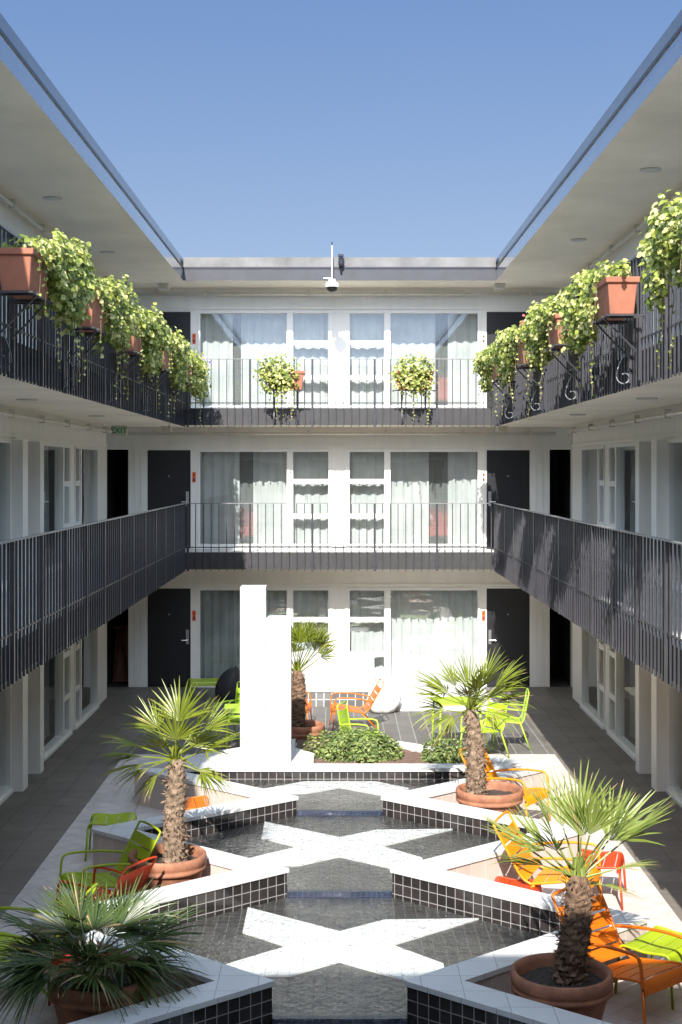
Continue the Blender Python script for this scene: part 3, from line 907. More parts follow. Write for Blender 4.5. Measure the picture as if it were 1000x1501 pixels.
# ------------------------------------------------------------------ palms
def pot(loc, label, dia=0.75, h=0.56):
    root = thing('terracotta_pot', loc, 0, label, 'pot', 'round terracotta pots')
    r = dia / 2
    prof = [(r * 0.62, 0.0), (r * 0.80, h * 0.45), (r * 0.90, h * 0.70), (r * 0.93, h * 0.735), (r * 0.985, h * 0.75), (r * 0.99, h * 0.80), (r * 0.955, h * 0.82), (r * 0.99, h * 0.85), (r, h * 0.93), (r * 0.985, h * 0.985), (r * 0.95, h), (r * 0.90, h * 0.99), (r * 0.86, h * 0.93), (r * 0.84, h * 0.78)]
    MB().lathe(prof, 56).build('pot_body', 'terracotta', root, smooth=True)
    s = MB(); rr = random.Random(int(loc[1] * 50))
    n = 40; rings = 8; vs = [(0, 0, h * 0.84)]; fs = []
    for i in range(1, rings + 1):
        for j in range(n):
            a = 2 * math.pi * j / n; q = r * 0.86 * i / rings
            vs.append((q * math.cos(a), q * math.sin(a), h * 0.83 + rr.uniform(-0.012, 0.014)))
    for j in range(n): fs.append((0, 1 + j, 1 + (j + 1) % n))
    for i in range(rings - 1):
        for j in range(n):
            a, b = 1 + i * n + j, 1 + i * n + (j + 1) % n
            fs.append((a, a + n, b + n, b))
    s.add(vs, fs).build('soil', 'soil', root)
    return root

def frond_mesh(d, hub, pet, L, nseg, spread, fold, droop, r, wide=1.0, dead=0.03):
    """fan leaf: petiole from hub along d, then a fan of folded segments"""
    mb = MB()
    up = Vector((0, 0, 1))
    s = d.cross(up)
    s = s.normalized() if s.length > 0.05 else Vector((math.cos(r.random() * 6.3), math.sin(r.random() * 6.3), 0))
    n = s.cross(d).normalized()
    tw = r.uniform(-0.5, 0.5)
    s, n = (s * math.cos(tw) + n * math.sin(tw)), (n * math.cos(tw) - s * math.sin(tw))
    e = hub + d * pet - Vector((0, 0, pet * pet * droop * 0.35))
    mid = hub + d * pet * 0.5 - Vector((0, 0, pet * pet * droop * 0.08))
    mb.tube([hub, mid, e], [0.012, 0.008, 0.006], 5, mi=0)
    d2 = (e - mid).normalized()
    half = spread / 2
    da = spread / nseg
    for i in range(nseg):
        a = -half + da * (i + 0.5)
        c = math.cos(a)
        dirv = (d2 * math.cos(a) + s * math.sin(a)).normalized()
        sid = (s * math.cos(a) - d2 * math.sin(a)).normalized()
        a += r.uniform(-0.22, 0.22) * da
        dirv = (d2 * math.cos(a) + s * math.sin(a) + n * r.uniform(-0.06, 0.06)).normalized()
        ll = L * (0.62 + 0.38 * max(0.0, math.cos(a * 0.62))) * r.uniform(0.84, 1.08)
        bend = r.choice((1, 1, 1, 1.6, 2.6))
        rise = n * (fold * (1 - abs(a) / half))
        st = []
        w0 = 2 * math.tan(da / 2)
        for t, wf in ((0.02, 1.0), (0.22, 0.99), (0.46, 0.97), (0.66, 0.66), (0.86, 0.40), (1.0, 0.05)):
            rad = ll * t
            wid = w0 * min(rad, ll * 0.46) * wf * wide * (1.0 if t < 0.5 else 0.85)
            sag = -bend * droop * (t ** 2.6) * ll * (0.5 + 0.5 * (1 - dirv.z)) * 0.9
            pp = e + dirv * rad + rise * (0.3 * rad) + Vector((0, 0, sag))
            st.append((pp - sid * wid / 2, pp + n * wid * 0.28, pp + sid * wid / 2))
        vs = [q for tr in st for q in tr]
        fs = []
        for k in range(len(st) - 1):
            b = k * 3
            fs.append((b, b + 1, b + 4, b + 3)); fs.append((b + 1, b + 2, b + 5, b + 4))
        mb.add(vs, fs)
        nf = len(fs)
        if r.random() < dead: mb.mi[-nf:] = [1] * nf
        elif r.random() < dead * 5: mb.mi[-2:] = [1, 1]
    return mb

def palm(base, top, r0, r1, label, fronds, mat, seed, L=0.5, pet=0.28, rnd_n=14, elev=(-20, 60), droop=0.35, trunk_mat='trunk', nseg=17, fan=(105, 160)):
    r = random.Random(seed)
    root = thing('palm_tree', base, 0, label, 'palm', 'potted fan palms')
    B = Vector((0, 0, 0)); T = Vector(top) - Vector(base)
    tm = MB()
    # trunk: lumpy fibrous column
    n = 18; k = 26; vs = []; fs = []
    for i in range(k + 1):
        t = i / k
        c = B.lerp(T, t) + Vector((0.015 * math.sin(t * 5 + seed), 0.015 * math.cos(t * 4), 0))
        rad = r0 + (r1 - r0) * t
        if t > 0.88: rad *= 1 - 0.45 * (t - 0.88) / 0.12
        for j in range(n):
            a = 2 * math.pi * j / n
            q = rad * (1 + 0.10 * math.sin(3 * a + i * 2.1) + r.uniform(-0.07, 0.09))
            vs.append((c.x + q * math.cos(a), c.y + q * math.sin(a), c.z + r.uniform(-0.006, 0.006)))
    for i in range(k):
        for j in range(n):
            a, b = i * n + j, i * n + (j + 1) % n
            fs.append((a, b, b + n, a + n))
    fs.append(tuple(k * n + j for j in range(n)))
    tm.add(vs, fs)
    # old leaf bases and loose fibres
    H = T.length
    for _ in range(int(520 * H)):
        t = r.uniform(0.0, 0.97); a = r.uniform(0, 6.283)
        c = B.lerp(T, t); rad = (r0 + (r1 - r0) * t) * 0.96
        o = Vector((math.cos(a), math.sin(a), 0))
        p = c + o * rad
        d = (o * r.uniform(0.3, 0.9) + Vector((0, 0, r.uniform(-0.6, 1.0))) + rvec(r) * 0.35).normalized()
        leaf(tm, p, d, (o + rvec(r) * 0.3).normalized(), r.uniform(0.025, 0.075), r.uniform(0.006, 0.022))
    tm.build('trunk', trunk_mat, root, smooth=False)
    hub = T + Vector((0, 0, 0.0))
    specs = list(fronds)
    for i in range(rnd_n):
        specs.append((360 * i / rnd_n * 2.4 + r.uniform(-20, 20), r.uniform(*elev), r.uniform(0.85, 1.1)))
    for (az, el, sc) in specs:
        d = Vector((math.cos(R(az)) * math.cos(R(el)), math.sin(R(az)) * math.cos(R(el)), math.sin(R(el))))
        h = hub + Vector((0.03 * math.cos(R(az)), 0.03 * math.sin(R(az)), r.uniform(-0.06, 0.06)))
        f = frond_mesh(d, h, pet * sc * r.uniform(0.85, 1.15), L * sc, nseg, R(r.uniform(*fan)), r.uniform(0.1, 0.5), droop * (1.0 if el > 20 else 1.5), r, dead=0.025 if el > 0 else 0.14)
        f.build('frond', [mat, 'dead_leaf'], root)
    # crown shaft: bundle of young leaf stalks
    cs = MB()
    for _ in range(14):
        a = r.uniform(0, 6.283); o = Vector((math.cos(a), math.sin(a), 0))
        cs.tube([hub - Vector((0, 0, 0.10)) + o * r1 * 0.7, hub + o * r1 * 0.5, hub + o * 0.03 + Vector((0, 0, 0.12))], 0.011, 5)
    cs.build('leaf_base', mat, root)
    return root

PZ = 0.46
pot((-1.65, 13.08, 0.01), 'sunlit terracotta pot beside the green lounge chair, holding a palm with a bare brown trunk')
palm((-1.58, 13.08, PZ), (-1.57, 13.1, 1.47), 0.105, 0.078, 'bright green fan palm left of the pool, standing in front of the white pillar',
     [(82, 80, 1.1), (-85, 66, 0.95), (15, 40, 1.05), (-5, 24, 1.1), (178, 20, 1.1), (192, 8, 1.05), (200, -4, 1.0), (30, 55, 1.0), (150, 50, 0.95), (-30, 30, 0.9), (-20, -14, 0.85), (-160, -18, 0.9), (120, 20, 1.0), (60, 25, 1.0), (-130, 40, 0.75), (5, -34, 0.75), (-175, -38, 0.75)], 'palm', 3, L=0.43, pet=0.28, rnd_n=0, droop=0.12)
pot((1.73, 15.75, 0.01), 'terracotta pot at the far right of the pool, in front of the lime chairs', 0.78)
palm((1.60, 15.78, PZ), (1.52, 15.8, 1.47), 0.112, 0.082, 'fan palm near the lime table, with a leaning grey-brown trunk',
     [(165, 34, 1.1), (12, 42, 1.15), (-60, 60, 1.0), (100, 74, 0.95), (182, 18, 1.15), (-5, 30, 1.05), (-100, 35, 0.85), (40, 58, 1.05), (140, 55, 1.0), (170, 8, 1.0), (5, 14, 1.0), (-20, -10, 0.8), (-165, -20, 0.8), (70, 20, 0.9), (-80, 48, 0.9), (25, 30, 1.05), (155, 22, 1.05), (-30, 40, 0.95), (10, -38, 0.7), (180, -40, 0.7)], 'palm', 5, L=0.45, pet=0.30, rnd_n=0, droop=0.12)
pot((1.63, 10.02, 0.01), 'shaded terracotta pot at the front right corner of the pool')
palm((1.70, 10.05, PZ), (1.76, 10.05, 1.26), 0.115, 0.09, 'pale green fan palm at the front right, trunk in shade, crown in sun',
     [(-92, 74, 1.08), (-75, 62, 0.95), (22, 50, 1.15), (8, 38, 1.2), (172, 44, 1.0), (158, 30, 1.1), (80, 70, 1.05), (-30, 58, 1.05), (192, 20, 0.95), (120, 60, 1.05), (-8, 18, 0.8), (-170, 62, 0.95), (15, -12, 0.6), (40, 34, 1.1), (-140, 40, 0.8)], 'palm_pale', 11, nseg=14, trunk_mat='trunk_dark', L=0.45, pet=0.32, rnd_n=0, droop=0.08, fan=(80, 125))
pot((-1.75, 9.95, 0.01), 'shaded terracotta pot at the front left corner, under the dark palm')
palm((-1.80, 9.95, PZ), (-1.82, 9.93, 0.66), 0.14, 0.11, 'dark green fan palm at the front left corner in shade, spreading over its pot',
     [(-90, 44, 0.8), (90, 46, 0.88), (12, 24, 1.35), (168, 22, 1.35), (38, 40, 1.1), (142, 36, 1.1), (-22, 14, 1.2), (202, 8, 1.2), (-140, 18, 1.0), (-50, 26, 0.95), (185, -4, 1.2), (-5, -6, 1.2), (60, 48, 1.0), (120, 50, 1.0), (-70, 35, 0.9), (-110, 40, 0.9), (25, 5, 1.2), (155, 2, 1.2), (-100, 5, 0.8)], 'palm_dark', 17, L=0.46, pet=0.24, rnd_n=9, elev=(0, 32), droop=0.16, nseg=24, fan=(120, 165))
pot((-0.52, 19.75, 0.01), 'terracotta pot behind the white pillar', 0.62)
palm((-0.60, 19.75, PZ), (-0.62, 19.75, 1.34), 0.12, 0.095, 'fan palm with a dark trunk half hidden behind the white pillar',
     [(10, 62, 1.0), (40, 70, 1.0), (-40, 58, 0.95), (-80, 66, 0.95), (170, 55, 0.9), (100, 72, 0.9), (-10, 45, 1.0), (-150, 50, 0.9), (20, 50, 1.05), (-60, 75, 1.0), (150, 68, 0.9), (-25, 52, 1.0), (0, 36, 1.0), (-100, 50, 0.8)], 'palm', 23, trunk_mat='trunk_dark', L=0.42, pet=0.42, rnd_n=0, droop=0.1)

# shrubs in the bed
def shrub(loc, rad, n, label, seed, mat='shrub', L=0.05):
    r = random.Random(seed)
    root = thing('shrub', loc, 0, label, 'shrub', 'low shrubs in the bed')
    lv = MB(); st = MB()
    for _ in range(n):
        v = rvec(r); v.z = abs(v.z); v = v.normalized() * v.length ** 0.4
        lump = 1 + 0.22 * math.sin(6 * v.x + seed) * math.sin(5 * v.y + 1.3 * seed) + 0.1 * math.sin(13 * v.x * v.y + seed)
        p = Vector((v.x * rad[0] * lump, v.y * rad[1] * lump, v.z * rad[2] * lump))
        nrm = (v.normalized() * 0.6 + Vector((0, -0.3, 0.6)) + rvec(r) * 0.6).normalized()
        d = (v + rvec(r) * 0.8).normalized(); d = (d - nrm * d.dot(nrm)).normalized()
        leaf(lv, p, d, nrm, L * r.uniform(0.6, 1.3), L * 0.5)
    for _ in range(16):
        v = rvec(r); v.z = abs(v.z)
        st.tube([(v.x * 0.05, v.y * 0.05, -0.04), (v.x * rad[0] * 0.5, v.y * rad[1] * 0.5, rad[2] * 0.45), (v.x * rad[0] * .9, v.y * rad[1] * .9, rad[2] * (0.4 + 0.5 * v.z))], 0.005, 4)
    lv.build('foliage', mat, root); st.build('stem', 'vine', root)
shrub((0.22, 18.3, 0.42), (0.60, 0.54, 0.32), 3600, 'broad spreading green shrub right of the pillar, in front of a lime chair', 3)
shrub((1.38, 17.98, 0.42), (0.30, 0.28, 0.26), 1300, 'smaller dark green shrub behind the trunk of the far right palm', 8)

# ------------------------------------------------------------------ furniture
def arc(p, q, s, k):
    return [tuple(p[i] + (q[i] - p[i]) * t / k for i in range(3)) for t in range(k + 1)]
def slat_strip(mb, prof, x0, x1, th=0.006, bow=0.0):
    """sheet following prof [(y,z)..] between x0 and x1, with thickness"""
    n = len(prof); nx = 5
    def nrm(i):
        a = prof[max(0, i - 1)]; b = prof[min(n - 1, i + 1)]
        ty, tz = b[0] - a[0], b[1] - a[1]; l = math.hypot(ty, tz) or 1
        return (-tz / l, ty / l)
    vs = []; fs = []
    for s in (0, 1):
        for i, (y, z) in enumerate(prof):
            ny, nz = nrm(i)
            for j in range(nx):
                u = j / (nx - 1); b = bow * 4 * u * (1 - u)
                o = (th if s else 0) - b
                vs.append((x0 + (x1 - x0) * u, y + ny * o, z + nz * o))
    A = n * nx
    for i in range(n - 1):
        for j in range(nx - 1):
            a = i * nx + j
            fs.append((a, a + nx, a + nx + 1, a + 1))
            fs.append((A + a, A + a + 1, A + a + nx + 1, A + a + nx))
    for i in range(n - 1):
        a = i * nx; fs.append((a, A + a, A + a + nx, a + nx))
        a = i * nx + nx - 1; fs.append((a, a + nx, A + a + nx, A + a))
    for j in range(nx - 1):
        fs.append((j, j + 1, A + j + 1, A + j))
        a = (n - 1) * nx + j; fs.append((a, A + a, A + a + 1, a + 1))
    mb.add(vs, fs)
def lerp2(a, b, t): return (a[0] + (b[0] - a[0]) * t, a[1] + (b[1] - a[1]) * t)
def path_pts(P, t0, t1, k=4):
    """points on a polyline by arc length fraction"""
    ls = [math.dist(P[i], P[i + 1]) for i in range(len(P) - 1)]; tot = sum(ls)
    def at(t):
        d = t * tot
        for i, l in enumerate(ls):
            if d <= l or i == len(ls) - 1: return lerp2(P[i], P[i + 1], min(1, d / l))
            d -= l
    return [at(t0 + (t1 - t0) * i / k) for i in range(k + 1)]
def smooth_path(P, it=2):
    for _ in range(it):
        Q = [P[0]]
        for a, b in zip(P[:-1], P[1:]): Q += [lerp2(a, b, .25), lerp2(a, b, .75)]
        P = Q + [P[-1]]
    return P
def smooth3(P, it=2):
    P = [Vector(p) for p in P]
    for _ in range(it):
        Q = [P[0]]
        for a, b in zip(P[:-1], P[1:]): Q += [a.lerp(b, .25), a.lerp(b, .75)]
        P = Q + [P[-1]]
    return P

def armchair(loc, rz, mat, label, low=True, arms=True, group='slatted metal armchairs', scale=1.0):
    """metal garden armchair looking to local +y"""
    root = thing('slatted_armchair', loc, rz, label, 'armchair', group)
    root.scale = (scale,) * 3
    if low:
        seatP = smooth_path([(0.46, 0.30), (0.44, 0.385), (0.36, 0.40), (0.10, 0.345), (-0.10, 0.315)])
        backP = smooth_path([(-0.10, 0.315), (-0.19, 0.36), (-0.30, 0.56), (-0.44, 0.80)])
        ns, nb = 5, 4; hw = 0.255
        fl, rl = ((0.43, 0.36), (0.47, 0.0)), ((-0.06, 0.31), (-0.36, 0.0))
        armp = [(-0.275, 0.52), (0.05, 0.585), (0.36, 0.60), (0.43, 0.57), (0.445, 0.36)]
    else:
        seatP = smooth_path([(0.25, 0.40), (0.235, 0.455), (0.17, 0.462), (-0.05, 0.445), (-0.19, 0.43)])
        backP = smooth_path([(-0.19, 0.43), (-0.235, 0.47), (-0.265, 0.62), (-0.31, 0.88)])
        ns, nb = 5, 4; hw = 0.215
        fl, rl = ((0.22, 0.44), (0.27, 0.0)), ((-0.18, 0.43), (-0.34, 0.0))
        armp = [(-0.27, 0.64), (0.0, 0.665), (0.17, 0.66), (0.215, 0.63), (0.225, 0.44)]
    sm = MB()
    for i in range(ns):
        slat_strip(sm, path_pts(seatP, (i + 0.05) / ns, (i + 0.95) / ns, 6), -hw, hw, 0.007, 0.012)
    sm.build('seat', mat, root)
    bm = MB()
    top = 0.86
    for i in range(nb):
        slat_strip(bm, path_pts(backP, 0.06 + (i + 0.05) / nb * top, 0.06 + (i + 0.93) / nb * top, 6), -hw, hw, 0.007, 0.014)
    bm.build('backrest', mat, root)
    fr = MB(); w = hw + 0.018
    rail = [(y, z) for y, z in seatP] + [(y, z) for y, z in backP[1:]]
    yt, zt = backP[-1]; yp, zp = backP[-3]
    ty, tz = yt - yp, zt - zp; l = math.hypot(ty, tz)
    loop = [(-w, y, z) for y, z in rail] + smooth3([(-w, yt, zt), (-w, yt + ty / l * 0.06, zt + tz / l * 0.06), (w, yt + ty / l * 0.06, zt + tz / l * 0.06), (w, yt, zt)], 2)[1:-1] + [(w, y, z) for y, z in rail[::-1]]
    fr.tube(loop, 0.0125, 8)
    fr.build('frame', mat, root, smooth=True)
    for sx in (-1, 1):
        for (p, q) in (fl, rl):
            MB().tube([(sx * (w + 0.004), p[0], p[1]), (sx * (w + 0.02), q[0], q[1])], 0.0135, 8, r1=0.011).build('leg', mat, root, smooth=True)
        if arms:
            a = MB()
            pts = smooth3([(sx * (w + 0.026), y, z) for y, z in armp], 2)
            a.tube(pts, 0.0135, 8)
            a.build('armrest', mat, root, smooth=True)
    return root

def stool(loc, rz, mat, label, w=0.5, d=0.46, h=0.40):
    root = thing('slatted_footstool', loc, rz, label, 'footstool', 'slatted metal footstools')
    P = smooth_path([(-d / 2, h - 0.09), (-d / 2 + 0.015, h - 0.005), (-d / 2 + 0.08, h), (0, h - 0.02), (d / 2 - 0.08, h), (d / 2 - 0.015, h - 0.005), (d / 2, h - 0.09)])
    sm = MB()
    for i in range(5): slat_strip(sm, path_pts(P, (i + 0.04) / 5, (i + 0.96) / 5, 8), -w / 2, w / 2, 0.007, 0.01)
    sm.build('seat', mat, root)
    fr = MB()
    for sx in (-1, 1): fr.tube([(sx * (w / 2 + 0.014), y, z) for y, z in P], 0.0125, 8)
    for sy in (-1, 1): fr.box(-w / 2 - 0.016, w / 2 + 0.016, sy * (d / 2 - 0.03) - 0.008, sy * (d / 2 - 0.03) + 0.008, h - 0.055, h - 0.035)
    fr.build('frame', mat, root, smooth=True)
    for sx in (-1, 1):
        for sy in (-1, 1):
            MB().tube([(sx * (w / 2 + 0.014), sy * (d / 2 - 0.005), h - 0.06), (sx * (w / 2 + 0.03), sy * (d / 2 + 0.02), 0)], 0.0135, 8, r1=0.011).build('leg', mat, root, smooth=True)
    return root

def table(loc, rz, mat, label, w=0.7, h=0.73):
    root = thing('metal_table', loc, rz, label, 'table', 'metal garden tables')
    MB().box(-w / 2, w / 2, -w / 2, w / 2, h - 0.022, h).build('tabletop', mat, root, bevel=0.008)
    for sx in (-1, 1):
        for sy in (-1, 1):
            MB().tube([(sx * (w / 2 - 0.05), sy * (w / 2 - 0.05), h - 0.023), (sx * (w / 2 - 0.03), sy * (w / 2 - 0.03), 0)], 0.016, 8).build('leg', mat, root, smooth=True)
    return root
G = 0.010
def face(deg): return R(deg - 90)      # heading in degrees from +X
armchair((2.00, 13.12, G), face(-22), 'yellow', 'sunlit yellow slatted armchair between the pool wall and the red footstool')
stool((2.55, 13.45, G), face(-15), 'redorange', 'bright red slatted footstool behind the front right palm, sunlit', 0.52, 0.46, 0.40)
stool((1.62, 12.86, G), face(-20), 'redorange', 'low red footstool tucked against the pool wall behind the yellow armchair back', 0.5, 0.45, 0.30)
armchair((1.98, 16.42, G), face(-35), 'yellow', 'yellow slatted armchair behind the far right palm pot')
armchair((2.20, 10.70, G), face(-50), 'amber', 'orange slatted armchair right of the front palm pot, back in sun and seat in shade')
stool((2.62, 11.10, G), face(-40), 'lime', 'lime footstool beside the orange armchair at the front right', 0.56, 0.46, 0.40)
armchair((-2.20, 13.08, G), face(212), 'lime', 'lime slatted armchair left of the sunlit palm pot', scale=0.9)
stool((-2.50, 15.0, G), face(185), 'lime', 'lime footstool behind the lime armchair, beside the corner of the pool wall', 0.40, 0.50, 0.40)
armchair((-2.12, 12.44, G), face(150), 'redorange', 'red-orange slatted armchair between the lime armchair and the dark palm', scale=0.84)
armchair((-2.48, 10.98, G), face(172), 'lime', 'lime armchair half hidden behind the dark front left palm')
stool((-1.98, 10.62, G), face(200), 'red', 'red footstool mostly hidden by the dark front left palm', 0.46, 0.44, 0.38)
stool((-1.72, 15.72, G), face(190), 'orange', 'orange footstool peeking over the pool wall behind the left palm trunk', 0.5, 0.46, 0.40)
armchair((0.28, 22.4, 0.008), face(186), 'orange', 'orange armchair in front of the white tiled block, facing left', scale=0.9, group='orange armchairs on the rear deck')
armchair((-0.90, 22.5, 0.008), face(-5), 'orange', 'orange armchair facing right, half hidden by the palm behind the pillar', scale=0.9, group='orange armchairs on the rear deck')
armchair((0.30, 19.72, 0.008 + 0.0), face(-18), 'limebright', 'lime upright armchair just behind the broad shrub', low=False, scale=0.9, group='lime upright armchairs')
armchair((2.58, 20.85, 0.008), face(176), 'limebright', 'lime upright armchair at the far right facing the lime table', low=False, scale=0.93, group='lime upright armchairs')
armchair((2.10, 20.05, G), face(212), 'limebright', 'lime upright armchair in front of the lime table, back to the shade', low=False, scale=0.93, group='lime upright armchairs')
table((1.78, 20.75, 0.008), R(6), 'limebright', 'lime metal table between two lime armchairs on the right')
armchair((-1.55, 20.9, 0.008), face(-120), 'limebright', 'lime upright armchair left of the pillar, behind the bright green palm', low=False, group='lime upright armchairs')
table((-1.35, 20.1, G), R(4), 'limebright', 'lime metal table just left of the white pillar')
stool((-2.45, 25.2, 0.008), face(-80), 'lime', 'lime footstool in shade by the far wall, beside the black beanbag', 0.6, 0.45, 0.36)

def beanbag(loc, mat, label, rx_, ry_, h, seed):
    root = thing('beanbag', loc, 0, label, 'beanbag')
    r = random.Random(seed); vs = []; fs = []; n = 28; k = 16
    for i in range(k + 1):
        t = i / k; a = t * math.pi
        for j in range(n):
            b = 2 * math.pi * j / n
            rr = math.sin(a) ** 0.7 * (0.42 + 0.58 * t ** 0.8) * (1 + 0.07 * math.sin(4 * b + 5 * t) + 0.04 * math.sin(9 * b + 7 * t))
            z = h * (0.5 + 0.5 * math.cos(a)); z = max(0.0, z - 0.02) if t > .8 else z
            vs.append((rx_ * rr * math.cos(b) + 0.12 * (1 - t), ry_ * rr * math.sin(b), z))
    for i in range(k):
        for j in range(n):
            a, b = i * n + j, i * n + (j + 1) % n
            fs.append((a, a + n, b + n, b))
    MB().add(vs, fs).build('cushion', mat, root, smooth=True)
    MB().tube([(0.10, 0, h * 0.97), (0.16, 0, h * 1.03), (0.2, 0, h * 0.95)], 0.012, 6).build('handle', mat, root)
beanbag((0.72, 23.85, 0.008), 'whitecloth', 'white beanbag seat right of the orange armchair', 0.36, 0.34, 0.62, 4)
beanbag((-2.05, 24.9, 0.008), 'blackcloth', 'black beanbag seat left of the pillar under the ground-floor window', 0.34, 0.3, 0.62, 9)

# folded wooden table in the left passage
wt = thing('folded_table', (-4.30, WY + 0.55, 0.0), 0, 'reddish wooden folding table leaning in the dark passage at the far left', 'table')
MB().add([(-0.22, 0.0, 0.02), (0.18, 0.05, 0.02), (0.10, 0.35, 1.02), (-0.20, 0.33, 1.05), (-0.22, 0.04, 0.02), (0.18, 0.09, 0.02), (0.10, 0.39, 1.02), (-0.20, 0.37, 1.05)],
         [(0, 1, 2, 3), (7, 6, 5, 4), (0, 4, 5, 1), (1, 5, 6, 2), (2, 6, 7, 3), (3, 7, 4, 0)]).build('tabletop', 'wood', wt)
MB().tube([(-0.18, -0.03, 0.02), (-0.05, 0.2, 1.18)], 0.022, 6).build('leg', 'wood', wt)
MB().tube([(0.2, 0.0, 0.02), (-0.16, 0.25, 0.95)], 0.022, 6).build('leg', 'wood', wt)
MB().box(-0.24, 0.2, 0.18, 0.42, 1.06, 1.10).build('shelf', 'wood', wt)

# ------------------------------------------------------------------ curtains, room things
def curtain(root_off, x0, x1, y, z0, z1, mat, label, rot=0.0, origin=(0, 0, 0), seed=0, amp=0.03):
    r = random.Random(seed)
    n = int((x1 - x0) / 0.018); vs = []; fs = []
    ph = 0.0; ys = []
    for i in range(n + 1):
        ph += r.uniform(0.5, 1.1) * 0.75
        ys.append(amp * math.sin(ph) + 0.3 * amp * math.sin(ph * 2.3))
    zs = [z0, z0 + (z1 - z0) * 0.5, z1]
    for zi, z in enumerate(zs):
        for i in range(n + 1):
            vs.append((x0 + (x1 - x0) * i / n, y + ys[i] * (1.15 - 0.3 * zi), z))
    for zi in range(2):
        for i in range(n):
            a = zi * (n + 1) + i
            fs.append((a, a + 1, a + n + 2, a + n + 1))
    root = thing('curtain', origin, rot, label, 'curtain', 'sheer window curtains')
    MB().add(vs, fs).build('cloth', mat, root, smooth=True)
    MB().tube([(x0 - 0.03, y, z1 + 0.01), (x1 + 0.03, y, z1 + 0.01)], 0.012, 6).build('rod', 'steel', root)
    return root
FN = ['ground', 'second', 'third']
for fi in range(3):
    za, zb = FL[fi] + 0.03, FL[fi] + HEAD + 0.02
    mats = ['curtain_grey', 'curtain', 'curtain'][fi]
    O = (0, WY, 0)
    # left window: two drops with a gap, right window mirrored
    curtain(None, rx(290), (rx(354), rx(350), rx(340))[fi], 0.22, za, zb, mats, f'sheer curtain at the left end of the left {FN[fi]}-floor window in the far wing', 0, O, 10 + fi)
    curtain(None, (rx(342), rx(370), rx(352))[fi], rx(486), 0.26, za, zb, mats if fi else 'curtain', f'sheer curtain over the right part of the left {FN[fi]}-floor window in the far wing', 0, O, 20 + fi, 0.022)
    curtain(None, rx(508), (rx(655), rx(630), rx(640))[fi], 0.26, za, zb, 'curtain', f'sheer curtain over the left part of the right {FN[fi]}-floor window in the far wing', 0, O, 30 + fi, 0.022)
    curtain(None, (rx(640), rx(658), rx(658))[fi], rx(704), 0.22, za, zb, 'curtain', f'sheer curtain at the right end of the right {FN[fi]}-floor window in the far wing', 0, O, 40 + fi)
for fi in range(3):
    za, zb = FL[fi] + 0.03, FL[fi] + HEAD + 0.02
    for sd, (pa, pb) in (('left', ((342, 354), (348, 372), (338, 354))[fi]), ('right', ((636, 658), (628, 660), (638, 660))[fi])):
        if pb - pa > 14:
            curtain(None, rx(pa), rx(pb), 0.30, za, zb, 'sheer', f'thin net between the curtains of the {sd} {FN[fi]}-floor window in the far wing', 0, (0, WY, 0), 90 + fi, 0.015)
def roomchair(loc, label):
    root = thing('upholstered_armchair', loc, 0, label, 'armchair', 'red armchairs inside the rooms')
    MB().box(-0.27, 0.27, -0.25, 0.30, 0.22, 0.42).build('seat', 'red_cloth', root, bevel=0.03)
    MB().box(-0.27, 0.27, 0.301, 0.42, 0.22, 0.80).build('backrest', 'red_cloth', root, bevel=0.03)
    for sx in (-1, 1):
        MB().box(sx * 0.272, sx * 0.35, -0.25, 0.42, 0.20, 0.56).build('armrest', 'red_cloth', root, bevel=0.025)
        for y in (-0.2, 0.36): MB().tube([(sx * 0.28, y, 0.2), (sx * 0.3, y, 0.0)], 0.018, 6).build('leg', 'wood', root)
def floorlamp(loc, label):
    root = thing('floor_lamp', loc, 0, label, 'lamp', 'floor lamps inside the rooms')
    MB().lathe([(0.13, 0), (0.13, 0.02), (0.015, 0.03)], 24).build('base', 'black', root)
    MB().tube([(0, 0, 0.02), (0, 0, 1.15)], 0.018, 8).build('stem', 'black', root)
    MB().lathe([(0.24, 1.15), (0.25, 1.22), (0.19, 1.42), (0.16, 1.42)], 28).build('lamp_shade', 'whitecloth', root, smooth=True)
for x, f, lab in ((rx(357), 1, 'red armchair seen through the left second-floor window of the far wing'), (rx(642), 1, 'red armchair seen through the right second-floor window of the far wing'), (rx(646), 2, 'red armchair seen through the right third-floor window of the far wing'), (rx(350), 0, 'red armchair seen through the left ground-floor window of the far wing')):
    roomchair((x, WY + 0.72, FL[f]), lab)
floorlamp((rx(362) + 0.35, WY + 1.1, FL[1]), 'white-shaded lamp behind the left second-floor window of the far wing')
floorlamp((rx(640) - 0.3, WY + 1.1, FL[1]), 'white-shaded lamp behind the right second-floor window of the far wing')
# side windows: curtains
for sgn, nm in ((-1, 'left'), (1, 'right')):
    rot = R(90) if sgn < 0 else R(-90)
    o = (sgn * WX, 0, 0)
    for fi in range(3):
        za, zb = FL[fi] + 0.03, FL[fi] + HEAD + 0.02
        for k, (a, b, wh) in enumerate(((24.3, 22.9, 'farthest'), (21.7, 20.3, 'second farthest'), (17.8, 16.5, 'third farthest'), (15.3, 13.6, 'nearest'))):
            x0, x1 = (b, a) if sgn < 0 else (-a, -b)
            curtain(None, x0, x1, 0.3, za, zb, 'curtain_grey' if (k + fi) % 2 else 'curtain', f'sheer curtain in the {wh} {FN[fi]}-floor window of the {nm} wing', rot, o, 60 + fi * 5 + k)

